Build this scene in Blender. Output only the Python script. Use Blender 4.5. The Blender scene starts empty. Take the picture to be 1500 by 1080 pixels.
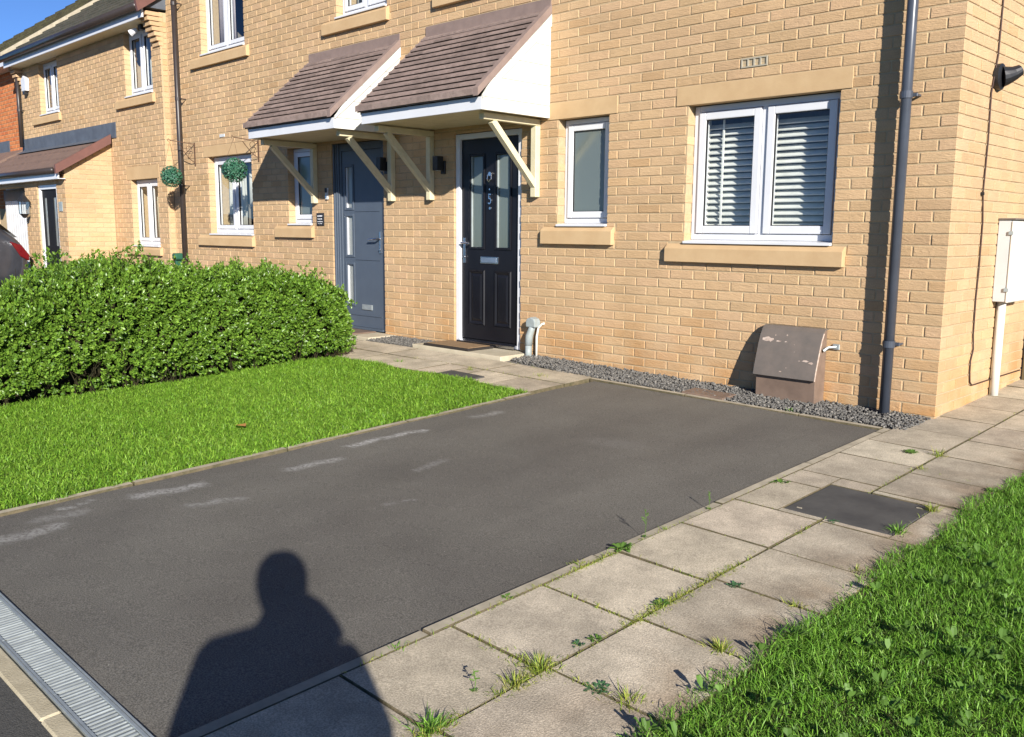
import bpy, math, random
import numpy as np
from mathutils import Vector, Matrix
random.seed(7); rng = np.random.default_rng(7)
SC = bpy.context.scene; COL = SC.collection
R = math.radians; PI = math.pi

# ------------------------------------------------------------------ camera, sky, sun, exposure
CAM = np.array([2.13337, -6.10914, 1.12338]); YAW, PITCH, ROLL, FPX = 0.781078, -0.151262, 0.007529, 1325.47
cf = np.array([-math.sin(YAW)*math.cos(PITCH), math.cos(YAW)*math.cos(PITCH), math.sin(PITCH)])
cr = np.array([math.cos(YAW), math.sin(YAW), 0]); cu = np.cross(cr, cf)
cr2 = cr*math.cos(ROLL)+cu*math.sin(ROLL); cu2 = -cr*math.sin(ROLL)+cu*math.cos(ROLL)
cd = bpy.data.cameras.new('camera'); cam = bpy.data.objects.new('camera', cd); COL.objects.link(cam)
m = Matrix(((cr2[0], cu2[0], -cf[0]), (cr2[1], cu2[1], -cf[1]), (cr2[2], cu2[2], -cf[2])))
cam.matrix_world = Matrix.Translation(CAM.tolist()) @ m.to_4x4()
cd.sensor_width = 36; cd.lens = FPX/1500*36; cd.clip_start = .05; cd.clip_end = 2000
SC.camera = cam
SUNV = Vector((1.735, -1, .777)).normalized()           # towards the sun
sun_el = math.asin(SUNV.z); sun_rot = math.atan2(SUNV.x, SUNV.y)
W = bpy.data.worlds.new('World'); SC.world = W; W.use_nodes = True
nt = W.node_tree; bgn = nt.nodes['Background']
sky = nt.nodes.new('ShaderNodeTexSky'); sky.sky_type = 'NISHITA'; sky.sun_disc = False
sky.sun_elevation = sun_el; sky.sun_rotation = sun_rot; sky.air_density = .45; sky.dust_density = 0; sky.ozone_density = 6.0
nt.links.new(sky.outputs[0], bgn.inputs[0]); bgn.inputs[1].default_value = .09
sl = bpy.data.lights.new('sun', 'SUN'); sl.energy = 5.0; sl.angle = R(.5); sl.color = (1, .95, .87)
so = bpy.data.objects.new('sun', sl); COL.objects.link(so); so.location = (20, -12, 12)
so.rotation_euler = SUNV.to_track_quat('Z', 'Y').to_euler()
SC.view_settings.view_transform = 'Standard'; SC.view_settings.look = 'None'
SC.view_settings.gamma = 1; SC.view_settings.use_curve_mapping = False
SC.view_settings.exposure = .85
SC.cycles.max_bounces = 8; SC.cycles.transparent_max_bounces = 16

def px(X):
    d = np.array(X, float)-CAM; z = d@cf
    return 750+FPX*(d@cr2)/z, 540-FPX*(d@cu2)/z, z

# ------------------------------------------------------------------ materials
MATS = {}
def mat(name, col, rough=.8, spec=.5, metal=0, c2=None, scale=8., bump=0., bscale=60., detail=4, coat=0, tint=0., stretch=(1,1,1), fac=(.35,.65), island=0., c3=None, transl=0.):
    """procedural principled: two colours mixed by noise on world position, per-piece tint, fine bump"""
    if name in MATS: return MATS[name]
    M = bpy.data.materials.new(name); M.use_nodes = True; t = M.node_tree; N = t.nodes; L = t.links
    b = N['Principled BSDF']
    b.inputs['Roughness'].default_value = rough; b.inputs['Metallic'].default_value = metal
    b.inputs['Specular IOR Level'].default_value = spec
    if coat: b.inputs['Coat Weight'].default_value = coat; b.inputs['Coat Roughness'].default_value = .08
    geo = N.new('ShaderNodeNewGeometry'); mp = N.new('ShaderNodeMapping'); mp.inputs['Scale'].default_value = stretch
    L.new(geo.outputs['Position'], mp.inputs['Vector'])
    out = None
    c2 = c2 or tuple(min(1, v*.82) for v in col)
    n = N.new('ShaderNodeTexNoise'); n.inputs['Scale'].default_value = scale; n.inputs['Detail'].default_value = detail; n.inputs['Roughness'].default_value = .62
    L.new(mp.outputs[0], n.inputs['Vector'])
    rmp = N.new('ShaderNodeMapRange'); rmp.inputs[1].default_value = fac[0]; rmp.inputs[2].default_value = fac[1]
    L.new(n.outputs[0], rmp.inputs[0])
    mx = N.new('ShaderNodeMix'); mx.data_type = 'RGBA'; mx.inputs[6].default_value = (*col, 1); mx.inputs[7].default_value = (*c2, 1)
    L.new(rmp.outputs[0], mx.inputs[0]); out = mx.outputs[2]
    if c3 or island or tint:
        oi = N.new('ShaderNodeObjectInfo'); ad = N.new('ShaderNodeMath'); ad.operation = 'ADD'
        L.new(oi.outputs['Random'], ad.inputs[0]); L.new(geo.outputs['Random Per Island'], ad.inputs[1])
        fr = N.new('ShaderNodeMath'); fr.operation = 'FRACT'; L.new(ad.outputs[0], fr.inputs[0])
        if c3:
            ramp = N.new('ShaderNodeValToRGB'); e = ramp.color_ramp.elements
            e[0].position = 0; e[0].color = (*c3[0], 1); e[1].position = 1; e[1].color = (*c3[-1], 1)
            for i, cc in enumerate(c3[1:-1]):
                q = e.new((i+1)/(len(c3)-1)); q.color = (*cc, 1)
            L.new(fr.outputs[0], ramp.inputs[0])
            m2 = N.new('ShaderNodeMix'); m2.data_type = 'RGBA'; m2.blend_type = 'MIX'; m2.inputs[0].default_value = .7
            L.new(out, m2.inputs[6]); L.new(ramp.outputs[0], m2.inputs[7]); out = m2.outputs[2]
        if tint:
            hs = N.new('ShaderNodeHueSaturation'); mr = N.new('ShaderNodeMapRange'); mr.inputs[3].default_value = 1-tint; mr.inputs[4].default_value = 1+tint
            m7 = N.new('ShaderNodeMath'); m7.operation = 'MULTIPLY'; m7.inputs[1].default_value = 7.31; L.new(fr.outputs[0], m7.inputs[0])
            f7 = N.new('ShaderNodeMath'); f7.operation = 'FRACT'; L.new(m7.outputs[0], f7.inputs[0])
            L.new(f7.outputs[0], mr.inputs[0]); L.new(mr.outputs[0], hs.inputs['Value']); L.new(out, hs.inputs['Color']); out = hs.outputs[0]
    L.new(out, b.inputs['Base Color'])
    M['col_out'] = 1
    if bump:
        n2 = N.new('ShaderNodeTexNoise'); n2.inputs['Scale'].default_value = bscale; n2.inputs['Detail'].default_value = 5
        L.new(mp.outputs[0], n2.inputs['Vector'])
        bp = N.new('ShaderNodeBump'); bp.inputs['Strength'].default_value = 1; bp.inputs['Distance'].default_value = bump
        L.new(n2.outputs[0], bp.inputs['Height']); L.new(bp.outputs[0], b.inputs['Normal'])
    if transl:
        tr = N.new('ShaderNodeBsdfTranslucent'); ms = N.new('ShaderNodeMixShader'); ms.inputs[0].default_value = transl
        L.new(out, tr.inputs[0]); L.new(b.outputs[0], ms.inputs[1]); L.new(tr.outputs[0], ms.inputs[2])
        L.new(ms.outputs[0], N['Material Output'].inputs[0])
    MATS[name] = M; return M

BRK = [(.50,.335,.180), (.53,.36,.200), (.53,.35,.205), (.48,.315,.165), (.54,.37,.205), (.53,.345,.200), (.51,.34,.185), (.53,.36,.205), (.49,.30,.145)]
m_brick = mat('buff_brick', (.53,.365,.215), .9, .2, c2=(.46,.31,.175), scale=22, bump=.0022, bscale=60, stretch=(1,1,2.6), c3=BRK, tint=.06)
def brick_marks(M):
    # pressed creases: wavy stretched bands that darken slightly and bump, as moulded into each face
    t = M.node_tree; N = t.nodes; L = t.links
    b = N['Principled BSDF']; bp = [n for n in N if n.type == 'BUMP'][0]
    geo = [n for n in N if n.type == 'NEW_GEOMETRY'][0]
    w = N.new('ShaderNodeTexNoise'); w.inputs['Scale'].default_value = 9; w.inputs['Detail'].default_value = 3; w.inputs['Distortion'].default_value = 2.2
    mp = N.new('ShaderNodeMapping'); mp.inputs['Scale'].default_value = (1, 1, 5.5); L.new(geo.outputs['Position'], mp.inputs['Vector'])
    L.new(mp.outputs[0], w.inputs['Vector'])
    bp2 = N.new('ShaderNodeBump'); bp2.inputs['Distance'].default_value = .0048; L.new(w.outputs[0], bp2.inputs['Height'])
    L.new(bp.outputs[0], bp2.inputs['Normal']); L.new(bp2.outputs[0], b.inputs['Normal'])
brick_marks(m_brick)
m_red = mat('orange_brick', (.50,.17,.06), .9, .2, c2=(.40,.12,.045), scale=20, bump=.004, bscale=30, c3=[(.48,.16,.06), (.55,.21,.08), (.42,.12,.05), (.52,.19,.07)], tint=.1)
m_mortar = mat('mortar', (.465,.355,.215), .95, .1, c2=(.40,.30,.185), scale=30, bump=.002, bscale=200)
m_stone = mat('cast_stone', (.53,.37,.205), .85, .2, c2=(.48,.325,.175), scale=5, bump=.0015, bscale=160)
m_tile = mat('canopy_tile', (.27,.20,.172), .8, .3, c2=(.19,.14,.12), scale=14, bump=.003, bscale=90, tint=.20)
m_ridge = mat('canopy_trim', (.245,.18,.155), .7, .3, c2=(.205,.15,.13), scale=9)
m_upvc = mat('white_upvc', (.65,.655,.675), .32, .5, c2=(.615,.62,.64), scale=3)
m_white = mat('white_board', (.63,.615,.56), .5, .4, c2=(.59,.575,.52), scale=4)
m_cream = mat('cream_timber', (.64,.575,.385), .55, .4, c2=(.56,.50,.33), scale=9, bump=.001, bscale=80)
m_black = mat('black_door', (.007,.007,.010), .35, .3, c2=(.010,.010,.013), scale=5)
m_airb = mat('buff_grille', (.40,.36,.28), .8, .2)
m_blackm = mat('black_porch_door', (.012,.013,.016), .65, .15)
m_blackp = mat('black_plastic', (.016,.016,.018), .45, .5)
m_grey = mat('anthracite_door', (.075,.095,.125), .42, .5, c2=(.068,.086,.115), scale=6)
m_pipe = mat('downpipe_plastic', (.060,.070,.092), .32, .5, c2=(.05,.058,.076), scale=6)
m_pipe2 = mat('downpipe_dark', (.035,.027,.025), .4, .5)
m_chrome = mat('chrome', (.62,.63,.66), .25, .5, metal=1)
m_silver = mat('silver_plate', (.45,.52,.62), .35, .5, metal=.8)
m_galv = mat('galvanised', (.42,.455,.45), .5, .5, metal=.55, c2=(.35,.38,.375), scale=30)
m_flash = mat('lead_flashing', (.10,.115,.14), .6, .4, c2=(.075,.085,.105), scale=6)
m_rooft = mat('slate_brown_tile', (.085,.075,.058), .85, .3, c2=(.055,.055,.038), scale=9, bump=.004, bscale=40, tint=.18)
m_mossr = mat('mossy_tile', (.10,.095,.045), .95, .1, c2=(.06,.05,.035), scale=7, bump=.01, bscale=30, tint=.2)
m_porcht = mat('porch_tile', (.20,.13,.10), .8, .3, c2=(.15,.10,.08), scale=8, bump=.002)
m_verge = mat('red_verge', (.15,.068,.055), .55, .4, c2=(.125,.058,.048), scale=8)
m_tar = None
m_slab = mat('concrete_slab', (.52,.45,.34), .9, .2, c2=(.38,.325,.25), scale=3.2, bump=.0022, bscale=190, c3=[(.60,.53,.40), (.48,.41,.30), (.56,.48,.36), (.45,.385,.29), (.54,.45,.34)], tint=.10)
def speckle(M, sc, lo, hi, sc2=9., lo2=.85, hi2=1.1):
    # exposed aggregate: fine grain plus blotches in the base colour
    t = M.node_tree; N = t.nodes; L = t.links; b = N['Principled BSDF']; src = b.inputs['Base Color'].links[0].from_socket
    geo = [n for n in N if n.type == 'NEW_GEOMETRY'][0]
    for s_, a, c in ((sc, lo, hi), (sc2, lo2, hi2)):
        n = N.new('ShaderNodeTexNoise'); n.inputs['Scale'].default_value = s_; n.inputs['Detail'].default_value = 3; n.inputs['Roughness'].default_value = .7; L.new(geo.outputs['Position'], n.inputs['Vector'])
        r = N.new('ShaderNodeMapRange'); r.inputs[1].default_value = .36; r.inputs[2].default_value = .64; r.inputs[3].default_value = a; r.inputs[4].default_value = c; L.new(n.outputs[0], r.inputs[0])
        h = N.new('ShaderNodeHueSaturation'); L.new(src, h.inputs['Color']); L.new(r.outputs[0], h.inputs['Value']); src = h.outputs[0]
    L.new(src, b.inputs['Base Color'])
speckle(m_slab, 170, .66, 1.2, 4, .78, 1.16)
def stain(M, comp, a, b_, col, sc):
    # weathering that belongs to the surface: stronger where the coordinate passes from a to b
    t = M.node_tree; N = t.nodes; L = t.links; b = N['Principled BSDF']; src = b.inputs['Base Color'].links[0].from_socket
    geo = [n for n in N if n.type == 'NEW_GEOMETRY'][0]; sp = N.new('ShaderNodeSeparateXYZ'); L.new(geo.outputs['Position'], sp.inputs[0])
    r = N.new('ShaderNodeMapRange'); r.inputs[1].default_value = a; r.inputs[2].default_value = b_; r.clamp = True; L.new(sp.outputs[comp], r.inputs[0])
    n = N.new('ShaderNodeTexNoise'); n.inputs['Scale'].default_value = sc; n.inputs['Detail'].default_value = 5; L.new(geo.outputs['Position'], n.inputs['Vector'])
    r2 = N.new('ShaderNodeMapRange'); r2.inputs[1].default_value = .38; r2.inputs[2].default_value = .62; L.new(n.outputs[0], r2.inputs[0])
    mu = N.new('ShaderNodeMath'); mu.operation = 'MULTIPLY'; L.new(r.outputs[0], mu.inputs[0]); L.new(r2.outputs[0], mu.inputs[1])
    mx = N.new('ShaderNodeMix'); mx.data_type = 'RGBA'; mx.blend_type = 'MULTIPLY'; mx.inputs[7].default_value = (*col, 1); L.new(mu.outputs[0], mx.inputs[0]); L.new(src, mx.inputs[6])
    L.new(mx.outputs[2], b.inputs['Base Color'])
stain(m_slab, 0, .42, .80, (.60,.52,.46), 5)
stain(m_brick, 2, .55, -.05, (.92,.76,.58), 3)
speckle(m_brick, 140, .88, 1.08, 1.3, .90, 1.07)
m_kerb = mat('concrete_edging', (.43,.375,.28), .9, .2, c2=(.31,.27,.20), scale=9, bump=.001, bscale=200, tint=.08)
m_step = mat('concrete_step', (.50,.44,.33), .9, .2, c2=(.42,.37,.27), scale=6, bump=.001, bscale=200)
m_joint = mat('joint_sand_and_shade', (.15,.12,.075), .95, .1, c2=(.08,.072,.04), scale=20, bump=.003, bscale=120)  # sand of the bed; also the shade and dirt painted on slab sides
m_cover = mat('dark_cover', (.058,.056,.054), .8, .3, c2=(.09,.086,.08), scale=5, bump=.001, bscale=120)
m_grav = mat('grey_gravel', (.13,.125,.115), .85, .3, c2=(.09,.085,.08), scale=30, c3=[(.08,.076,.07), (.15,.143,.13), (.11,.105,.098), (.26,.24,.21), (.09,.088,.084), (.12,.113,.10)], tint=.2)
m_soil = mat('soil', (.07,.05,.03), .95, .1, c2=(.045,.035,.02), scale=15, bump=.01, bscale=50)
m_grass = mat('grass_blade', (.075,.19,.018), .5, .35, c2=(.12,.26,.03), scale=4.5, tint=.5, transl=.3, c3=[(.10,.24,.022), (.16,.34,.03), (.26,.46,.06), (.13,.29,.025), (.07,.18,.018), (.32,.44,.10)])
m_grass2 = mat('lawn_blade', (.125,.25,.028), .5, .35, c2=(.18,.30,.045), scale=3.5, tint=.42, transl=.3, c3=[(.13,.29,.018), (.20,.38,.025), (.30,.46,.055), (.15,.33,.018), (.085,.21,.015), (.27,.40,.06)])
m_grass3 = mat('weed_blade', (.16,.24,.03), .55, .3, c2=(.25,.27,.05), scale=9, tint=.3, transl=.3, c3=[(.18,.32,.025), (.34,.38,.06), (.42,.37,.10), (.22,.36,.035)])
m_weed = mat('weed_leaf', (.13,.24,.045), .55, .3, c2=(.09,.18,.03), scale=12, tint=.2, transl=.3)
m_weedb = mat('blue_weed_leaf', (.07,.15,.06), .5, .35, c2=(.05,.12,.05), scale=12, tint=.2, transl=.2)
m_hedge = mat('hedge_leaf', (.09,.18,.022), .36, .45, c2=(.13,.23,.03), scale=1.7, tint=.35, transl=.22, c3=[(.065,.15,.016), (.14,.26,.024), (.24,.37,.05), (.095,.20,.02), (.04,.095,.012), (.18,.31,.03), (.12,.23,.03)])
m_twig = mat('hedge_twig', (.035,.028,.015), .95, .1, c2=(.02,.022,.010), scale=20, bump=.02, bscale=30)
m_turf = mat('turf_soil', (.045,.07,.018), .95, .1, c2=(.07,.065,.03), scale=12, bump=.01, bscale=60)
m_mat = mat('coir', (.30,.20,.115), .95, .1, c2=(.24,.16,.09), scale=40, bump=.003, bscale=300)
m_rubber = mat('rubber_edge', (.03,.025,.022), .8, .3)
m_box = mat('brown_meter_lid', (.160,.132,.112), .55, .35, c2=(.125,.108,.094), scale=7, bump=.0006, bscale=60)
m_boxs = mat('brown_meter_side', (.20,.14,.105), .6, .3, c2=(.15,.105,.08), scale=9)
m_scuff = mat('scuff', (.55,.45,.38), .8, .2, c2=(.35,.26,.21), scale=40)
m_meter = mat('meter_white', (.58,.59,.585), .4, .4, c2=(.54,.55,.54), scale=5)
m_duct = mat('grey_duct', (.25,.28,.27), .45, .4, c2=(.31,.35,.36), scale=8)
m_cable = mat('cable', (.06,.03,.022), .6, .3)
m_iron = mat('rusty_iron', (.10,.055,.035), .8, .3)
m_ball = mat('topiary_leaf', (.022,.095,.055), .5, .4, c2=(.05,.15,.085), scale=30, tint=.35)
m_green = mat('green_plastic', (.02,.10,.06), .5, .4)
m_curt = mat('curtain', (.62,.62,.58), .9, .1, c2=(.55,.55,.50), scale=6, transl=.25)
m_curtb = mat('cream_curtain', (.62,.56,.42), .9, .1, c2=(.55,.5,.37), scale=6, transl=.25)
m_lilac = mat('lilac_blind', (.50,.45,.48), .9, .1, transl=.2)
m_slat = mat('shutter_slat', (.80,.80,.75), .5, .4)
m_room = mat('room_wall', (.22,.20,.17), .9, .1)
m_garage = mat('garage_white', (.74,.75,.76), .45, .4)
m_car = mat('grey_car_paint', (.065,.068,.082), .28, .5, metal=.5, coat=.8)
m_tyre = mat('tyre', (.02,.02,.02), .85, .3)
m_redl = mat('red_lens', (.13,.004,.006), .15, .6, coat=.6)
m_mixed = mat('road_asphalt', (.085,.082,.075), .9, .2, c2=(.055,.054,.05), scale=90, bump=.004, bscale=220, fac=(.4,.7))
m_beige = mat('beige_kerb', (.46,.40,.28), .9, .2, c2=(.36,.31,.21), scale=9, bump=.002, bscale=150)
m_fence = mat('fence_wood', (.16,.11,.06), .85, .2, c2=(.10,.09,.045), scale=4, bump=.002, bscale=60, stretch=(1,1,.2))
m_leaf = mat('dead_leaf', (.40,.20,.06), .7, .2)
m_skin = mat('skin', (.50,.31,.22), .5, .4); m_coat = mat('dark_coat', (.03,.035,.045), .9, .2, bump=.001, bscale=200)
m_jean = mat('jeans', (.04,.06,.11), .9, .2); m_hair = mat('hair', (.03,.02,.015), .7, .3); m_shoe = mat('shoe', (.03,.03,.03), .5, .4)

def glass(name, tint=(1,1,1), rough=0., frost=0., refl=1.45):
    M = bpy.data.materials.new(name); M.use_nodes = True; M.use_transparent_shadow = True; t = M.node_tree; N = t.nodes; L = t.links
    N.remove(N['Principled BSDF'])
    fr = N.new('ShaderNodeLayerWeight'); fr.inputs[0].default_value = .5
    pw = N.new('ShaderNodeMath'); pw.operation = 'POWER'; pw.inputs[1].default_value = 4; L.new(fr.outputs['Facing'], pw.inputs[0])
    ad = N.new('ShaderNodeMath'); ad.operation = 'MULTIPLY_ADD'; ad.inputs[1].default_value = .8; ad.inputs[2].default_value = .07; L.new(pw.outputs[0], ad.inputs[0])
    gl = N.new('ShaderNodeBsdfGlossy'); gl.inputs['Roughness'].default_value = rough
    tr = N.new('ShaderNodeBsdfTransparent'); tr.inputs[0].default_value = (*tint, 1); src = tr
    if frost:
        tl = N.new('ShaderNodeBsdfTranslucent'); tl.inputs[0].default_value = (*tint, 1)
        df = N.new('ShaderNodeBsdfDiffuse'); df.inputs[0].default_value = (*[v*.55 for v in tint], 1)
        a = N.new('ShaderNodeMixShader'); a.inputs[0].default_value = .55; L.new(tl.outputs[0], a.inputs[1]); L.new(df.outputs[0], a.inputs[2])
        b = N.new('ShaderNodeMixShader'); b.inputs[0].default_value = frost; L.new(tr.outputs[0], b.inputs[1]); L.new(a.outputs[0], b.inputs[2]); src = b
    ms = N.new('ShaderNodeMixShader'); L.new(ad.outputs[0], ms.inputs[0]); L.new(src.outputs[0], ms.inputs[1]); L.new(gl.outputs[0], ms.inputs[2])
    L.new(ms.outputs[0], N['Material Output'].inputs[0]); MATS[name] = M; return M
g_clear = glass('window_glass', (.93,.95,.94))
g_frost = glass('frosted_glass', (.46,.55,.52), .12, .88)
g_dark = glass('dark_car_glass', (.05,.05,.05))
g_door = glass('obscure_door_glass', (.42,.50,.46), .15, .9)
g_doorw = glass('pale_door_glass', (.80,.84,.82), .2, .95)

# ------------------------------------------------------------------ mesh builder
ORG = {}
class MB:
    def __init__(s): s.v = []; s.f = []; s.m = []; s.n = 0
    def add(s, V, F, mi=0):
        V = [tuple(map(float, q)) for q in V]; s.v += V; s.f += [tuple(i+s.n for i in q) for q in F]; s.m += [mi]*len(F); s.n += len(V); return s
    def box(s, x0, x1, y0, y1, z0, z1, mi=0):
        return s.add([(x0,y0,z0),(x1,y0,z0),(x1,y1,z0),(x0,y1,z0),(x0,y0,z1),(x1,y0,z1),(x1,y1,z1),(x0,y1,z1)],
                     [(0,3,2,1),(4,5,6,7),(0,1,5,4),(1,2,6,5),(2,3,7,6),(3,0,4,7)], mi)
    def cbox(s, x0, x1, y0, y1, z0, z1, c=.003, mi=0, jit=0):
        """box with chamfered edges"""
        V = []; idx = {}
        X = (x0,x1); Y = (y0,y1); Z = (z0,z1)
        for i in (0,1):
            for j in (0,1):
                for k in (0,1):
                    sx = c if i == 0 else -c; sy = c if j == 0 else -c; sz = c if k == 0 else -c
                    for a, P in enumerate(((X[i],Y[j]+sy,Z[k]+sz), (X[i]+sx,Y[j],Z[k]+sz), (X[i]+sx,Y[j]+sy,Z[k]))):
                        idx[(i,j,k,a)] = len(V)
                        V.append(tuple(q+random.uniform(-jit,jit) for q in P) if jit else P)
        F = []
        for i in (0,1):
            q = [idx[(i,0,0,0)], idx[(i,1,0,0)], idx[(i,1,1,0)], idx[(i,0,1,0)]]; F.append(q if i else q[::-1])
            q = [idx[(0,i,0,1)], idx[(1,i,0,1)], idx[(1,i,1,1)], idx[(0,i,1,1)]]; F.append(q[::-1] if i else q)
            q = [idx[(0,0,i,2)], idx[(1,0,i,2)], idx[(1,1,i,2)], idx[(0,1,i,2)]]; F.append(q if i else q[::-1])
        for j in (0,1):
            for k in (0,1):
                q = [idx[(0,j,k,1)], idx[(1,j,k,1)], idx[(1,j,k,2)], idx[(0,j,k,2)]]; F.append(q[::-1] if (j == k) else q)
        for i in (0,1):
            for k in (0,1):
                q = [idx[(i,0,k,0)], idx[(i,1,k,0)], idx[(i,1,k,2)], idx[(i,0,k,2)]]; F.append(q if (i == k) else q[::-1])
            for j in (0,1):
                q = [idx[(i,j,0,0)], idx[(i,j,1,0)], idx[(i,j,1,1)], idx[(i,j,0,1)]]; F.append(q[::-1] if (i == j) else q)
        for i in (0,1):
            for j in (0,1):
                for k in (0,1):
                    q = [idx[(i,j,k,0)], idx[(i,j,k,1)], idx[(i,j,k,2)]]; F.append(q if (i+j+k) % 2 == 1 else q[::-1])
        return s.add(V, F, mi)
    def obox(s, P, size, rot, mi=0):
        """box centred on P, rotated by a 3x3 matrix"""
        a, b, c = [q/2 for q in size]; V = []
        for dz in (-c, c):
            for dx, dy in ((-a,-b),(a,-b),(a,b),(-a,b)): V.append(tuple(Vector(P)+rot @ Vector((dx,dy,dz))))
        return s.add(V, [(0,3,2,1),(4,5,6,7),(0,1,5,4),(1,2,6,5),(2,3,7,6),(3,0,4,7)], mi)
    def bar(s, A, B, w, h, up=(0,0,1), mi=0):
        A = Vector(A); B = Vector(B); d = (B-A); L = d.length; d.normalize(); u = Vector(up)
        x = d.cross(u).normalized(); z = x.cross(d).normalized()
        return s.obox((A+B)/2, (w, L, h), Matrix((x, d, z)).transposed(), mi)
    def tube(s, pts, r, n=10, mi=0, caps=True):
        pts = [Vector(p) for p in pts]; rs = r if isinstance(r, (list, tuple)) else [r]*len(pts); V = []; F = []
        ref = Vector((0,0,1)); prev = None
        for i, p in enumerate(pts):
            d = (pts[min(i+1,len(pts)-1)]-pts[max(i-1,0)]).normalized()
            if prev is None:
                x = d.cross(ref if abs(d.z) < .9 else Vector((1,0,0))).normalized()
            else: x = (prev-d*prev.dot(d)).normalized()
            prev = x; y = d.cross(x)
            for k in range(n):
                a = 2*PI*k/n; V.append(tuple(p+(x*math.cos(a)+y*math.sin(a))*rs[i]))
        for i in range(len(pts)-1):
            for k in range(n): F.append((i*n+k, i*n+(k+1) % n, (i+1)*n+(k+1) % n, (i+1)*n+k))
        if caps: F.append(tuple(range(n))[::-1]); F.append(tuple((len(pts)-1)*n+k for k in range(n)))
        return s.add(V, F, mi)
    def prism(s, prof, a0, a1, axis='x', mi=0):
        """profile in the plane across axis, extruded between a0 and a1. axis x: (y,z); y: (x,z); z: (x,y)"""
        mk = {'x': lambda a, p: (a, p[0], p[1]), 'y': lambda a, p: (p[0], a, p[1]), 'z': lambda a, p: (p[0], p[1], a)}[axis]
        n = len(prof); V = [mk(a0, p) for p in prof]+[mk(a1, p) for p in prof]
        F = [tuple(range(n)), tuple(range(2*n-1, n-1, -1))]+[(i, n+i, n+(i+1) % n, (i+1) % n) for i in range(n)]
        return s.add(V, F, mi)
    def build(s, name, mats, parent=None, loc=None, smooth=False, label=None, bevel=0, fixn=False):
        me = bpy.data.meshes.new(name); V = np.array(s.v)
        o = bpy.data.objects.new(name, me); COL.objects.link(o)
        if loc is None:
            mn, mx = V.min(0), V.max(0); loc = ((mn[0]+mx[0])/2, (mn[1]+mx[1])/2, mn[2])
        loc = np.array(loc, float)
        me.from_pydata((V-loc).tolist(), [], s.f)
        mats = mats if isinstance(mats, (list, tuple)) else [mats]
        for q in mats: me.materials.append(q)
        if len(mats) > 1: me.polygons.foreach_set('material_index', s.m)
        if fixn:
            import bmesh
            bm = bmesh.new(); bm.from_mesh(me); bmesh.ops.recalc_face_normals(bm, faces=bm.faces); bm.to_mesh(me); bm.free()
        if smooth: me.polygons.foreach_set('use_smooth', [True]*len(me.polygons))
        me.update()
        ORG[o.name] = loc
        if parent: o.parent = parent; o.location = (loc-ORG[parent.name]).tolist()
        else: o.location = loc.tolist()
        if bevel:
            md = o.modifiers.new('bevel', 'BEVEL'); md.width = bevel; md.segments = 2; md.limit_method = 'ANGLE'; md.angle_limit = R(40)
        if label: o['label'] = label
        return o
def npmesh(name, V, F, mats, parent=None, loc=(0,0,0), smooth=False):
    """fast mesh from arrays; F is (n,3) or (n,4)"""
    me = bpy.data.meshes.new(name); V = np.asarray(V, np.float32)-np.array(loc, np.float32); F = np.asarray(F, np.int32); k = F.shape[1]
    me.vertices.add(len(V)); me.vertices.foreach_set('co', V.ravel())
    me.loops.add(F.size); me.loops.foreach_set('vertex_index', F.ravel())
    me.polygons.add(len(F)); me.polygons.foreach_set('loop_start', np.arange(0, F.size, k, dtype=np.int32)); me.polygons.foreach_set('loop_total', np.full(len(F), k, np.int32))
    me.update(calc_edges=True)
    if smooth: me.polygons.foreach_set('use_smooth', [True]*len(me.polygons))
    for q in (mats if isinstance(mats, (list, tuple)) else [mats]): me.materials.append(q)
    o = bpy.data.objects.new(name, me); COL.objects.link(o); ORG[o.name] = np.array(loc, float)
    if parent: o.parent = parent; o.location = (np.array(loc)-ORG[parent.name]).tolist()
    else: o.location = loc
    return o
def thing(name, label, cat, loc, group=None):
    o = bpy.data.objects.new(name, None); COL.objects.link(o); o.location = loc; o.empty_display_size = .2
    o['label'] = label; o['category'] = cat; ORG[o.name] = np.array(loc, float)
    if group: o['group'] = group
    return o
def tag(o, label, cat, group=None):
    o['label'] = label; o['category'] = cat
    if group: o['group'] = group
    return o
def kind(o, k): o['kind'] = k; return o

def gz(x, y): return -.08+.036*y-.014*max(x, -3.6)
# ------------------------------------------------------------------ brickwork
CH = .0747; BL = .225; J = .010
def rect_sub(r, h):
    s0, s1, z0, z1 = r; a0, a1, b0, b1 = h
    if a0 >= s1 or a1 <= s0 or b0 >= z1 or b1 <= z0: return [r]
    out = []
    if a0 > s0: out.append((s0, a0, z0, z1))
    if a1 < s1: out.append((a1, s1, z0, z1))
    m0, m1 = max(s0, a0), min(s1, a1)
    if b0 > z0: out.append((m0, m1, z0, b0))
    if b1 < z1: out.append((m0, m1, b1, z1))
    return [q for q in out if q[1]-q[0] > .012 and q[3]-q[2] > .012]
def layout(s0, s1, k0, k1, holes, joins, start=0., ztop=None, outline=None):
    """bricks of a wall between s0 and s1; s measured from the corner (0), going negative or positive"""
    out = []
    for k in range(k0, k1):
        z0, z1 = k*CH+J/2, (k+1)*CH-J/2
        off = -BL/2 if k % 2 == 0 else 0.
        n0 = int(math.floor((s0-off)/BL))-1; n1 = int(math.ceil((s1-off)/BL))+1
        for n in range(n0, n1):
            a = max(s0, off+n*BL+J/2); b = min(s1, off+(n+1)*BL-J/2)
            if b-a < .02: continue
            rs = [(a, b, z0, z1)]
            for h in holes:
                rs = [q for r in rs for q in rect_sub(r, h)]
            for r in rs:
                if outline and not outline(r): continue
                deep = any((abs(r[0]-h[1]) < .012 or abs(r[1]-h[0]) < .012) and r[3] > h[2] and r[2] < h[3] for h in joins)
                out.append((r, deep))
    return out
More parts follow.
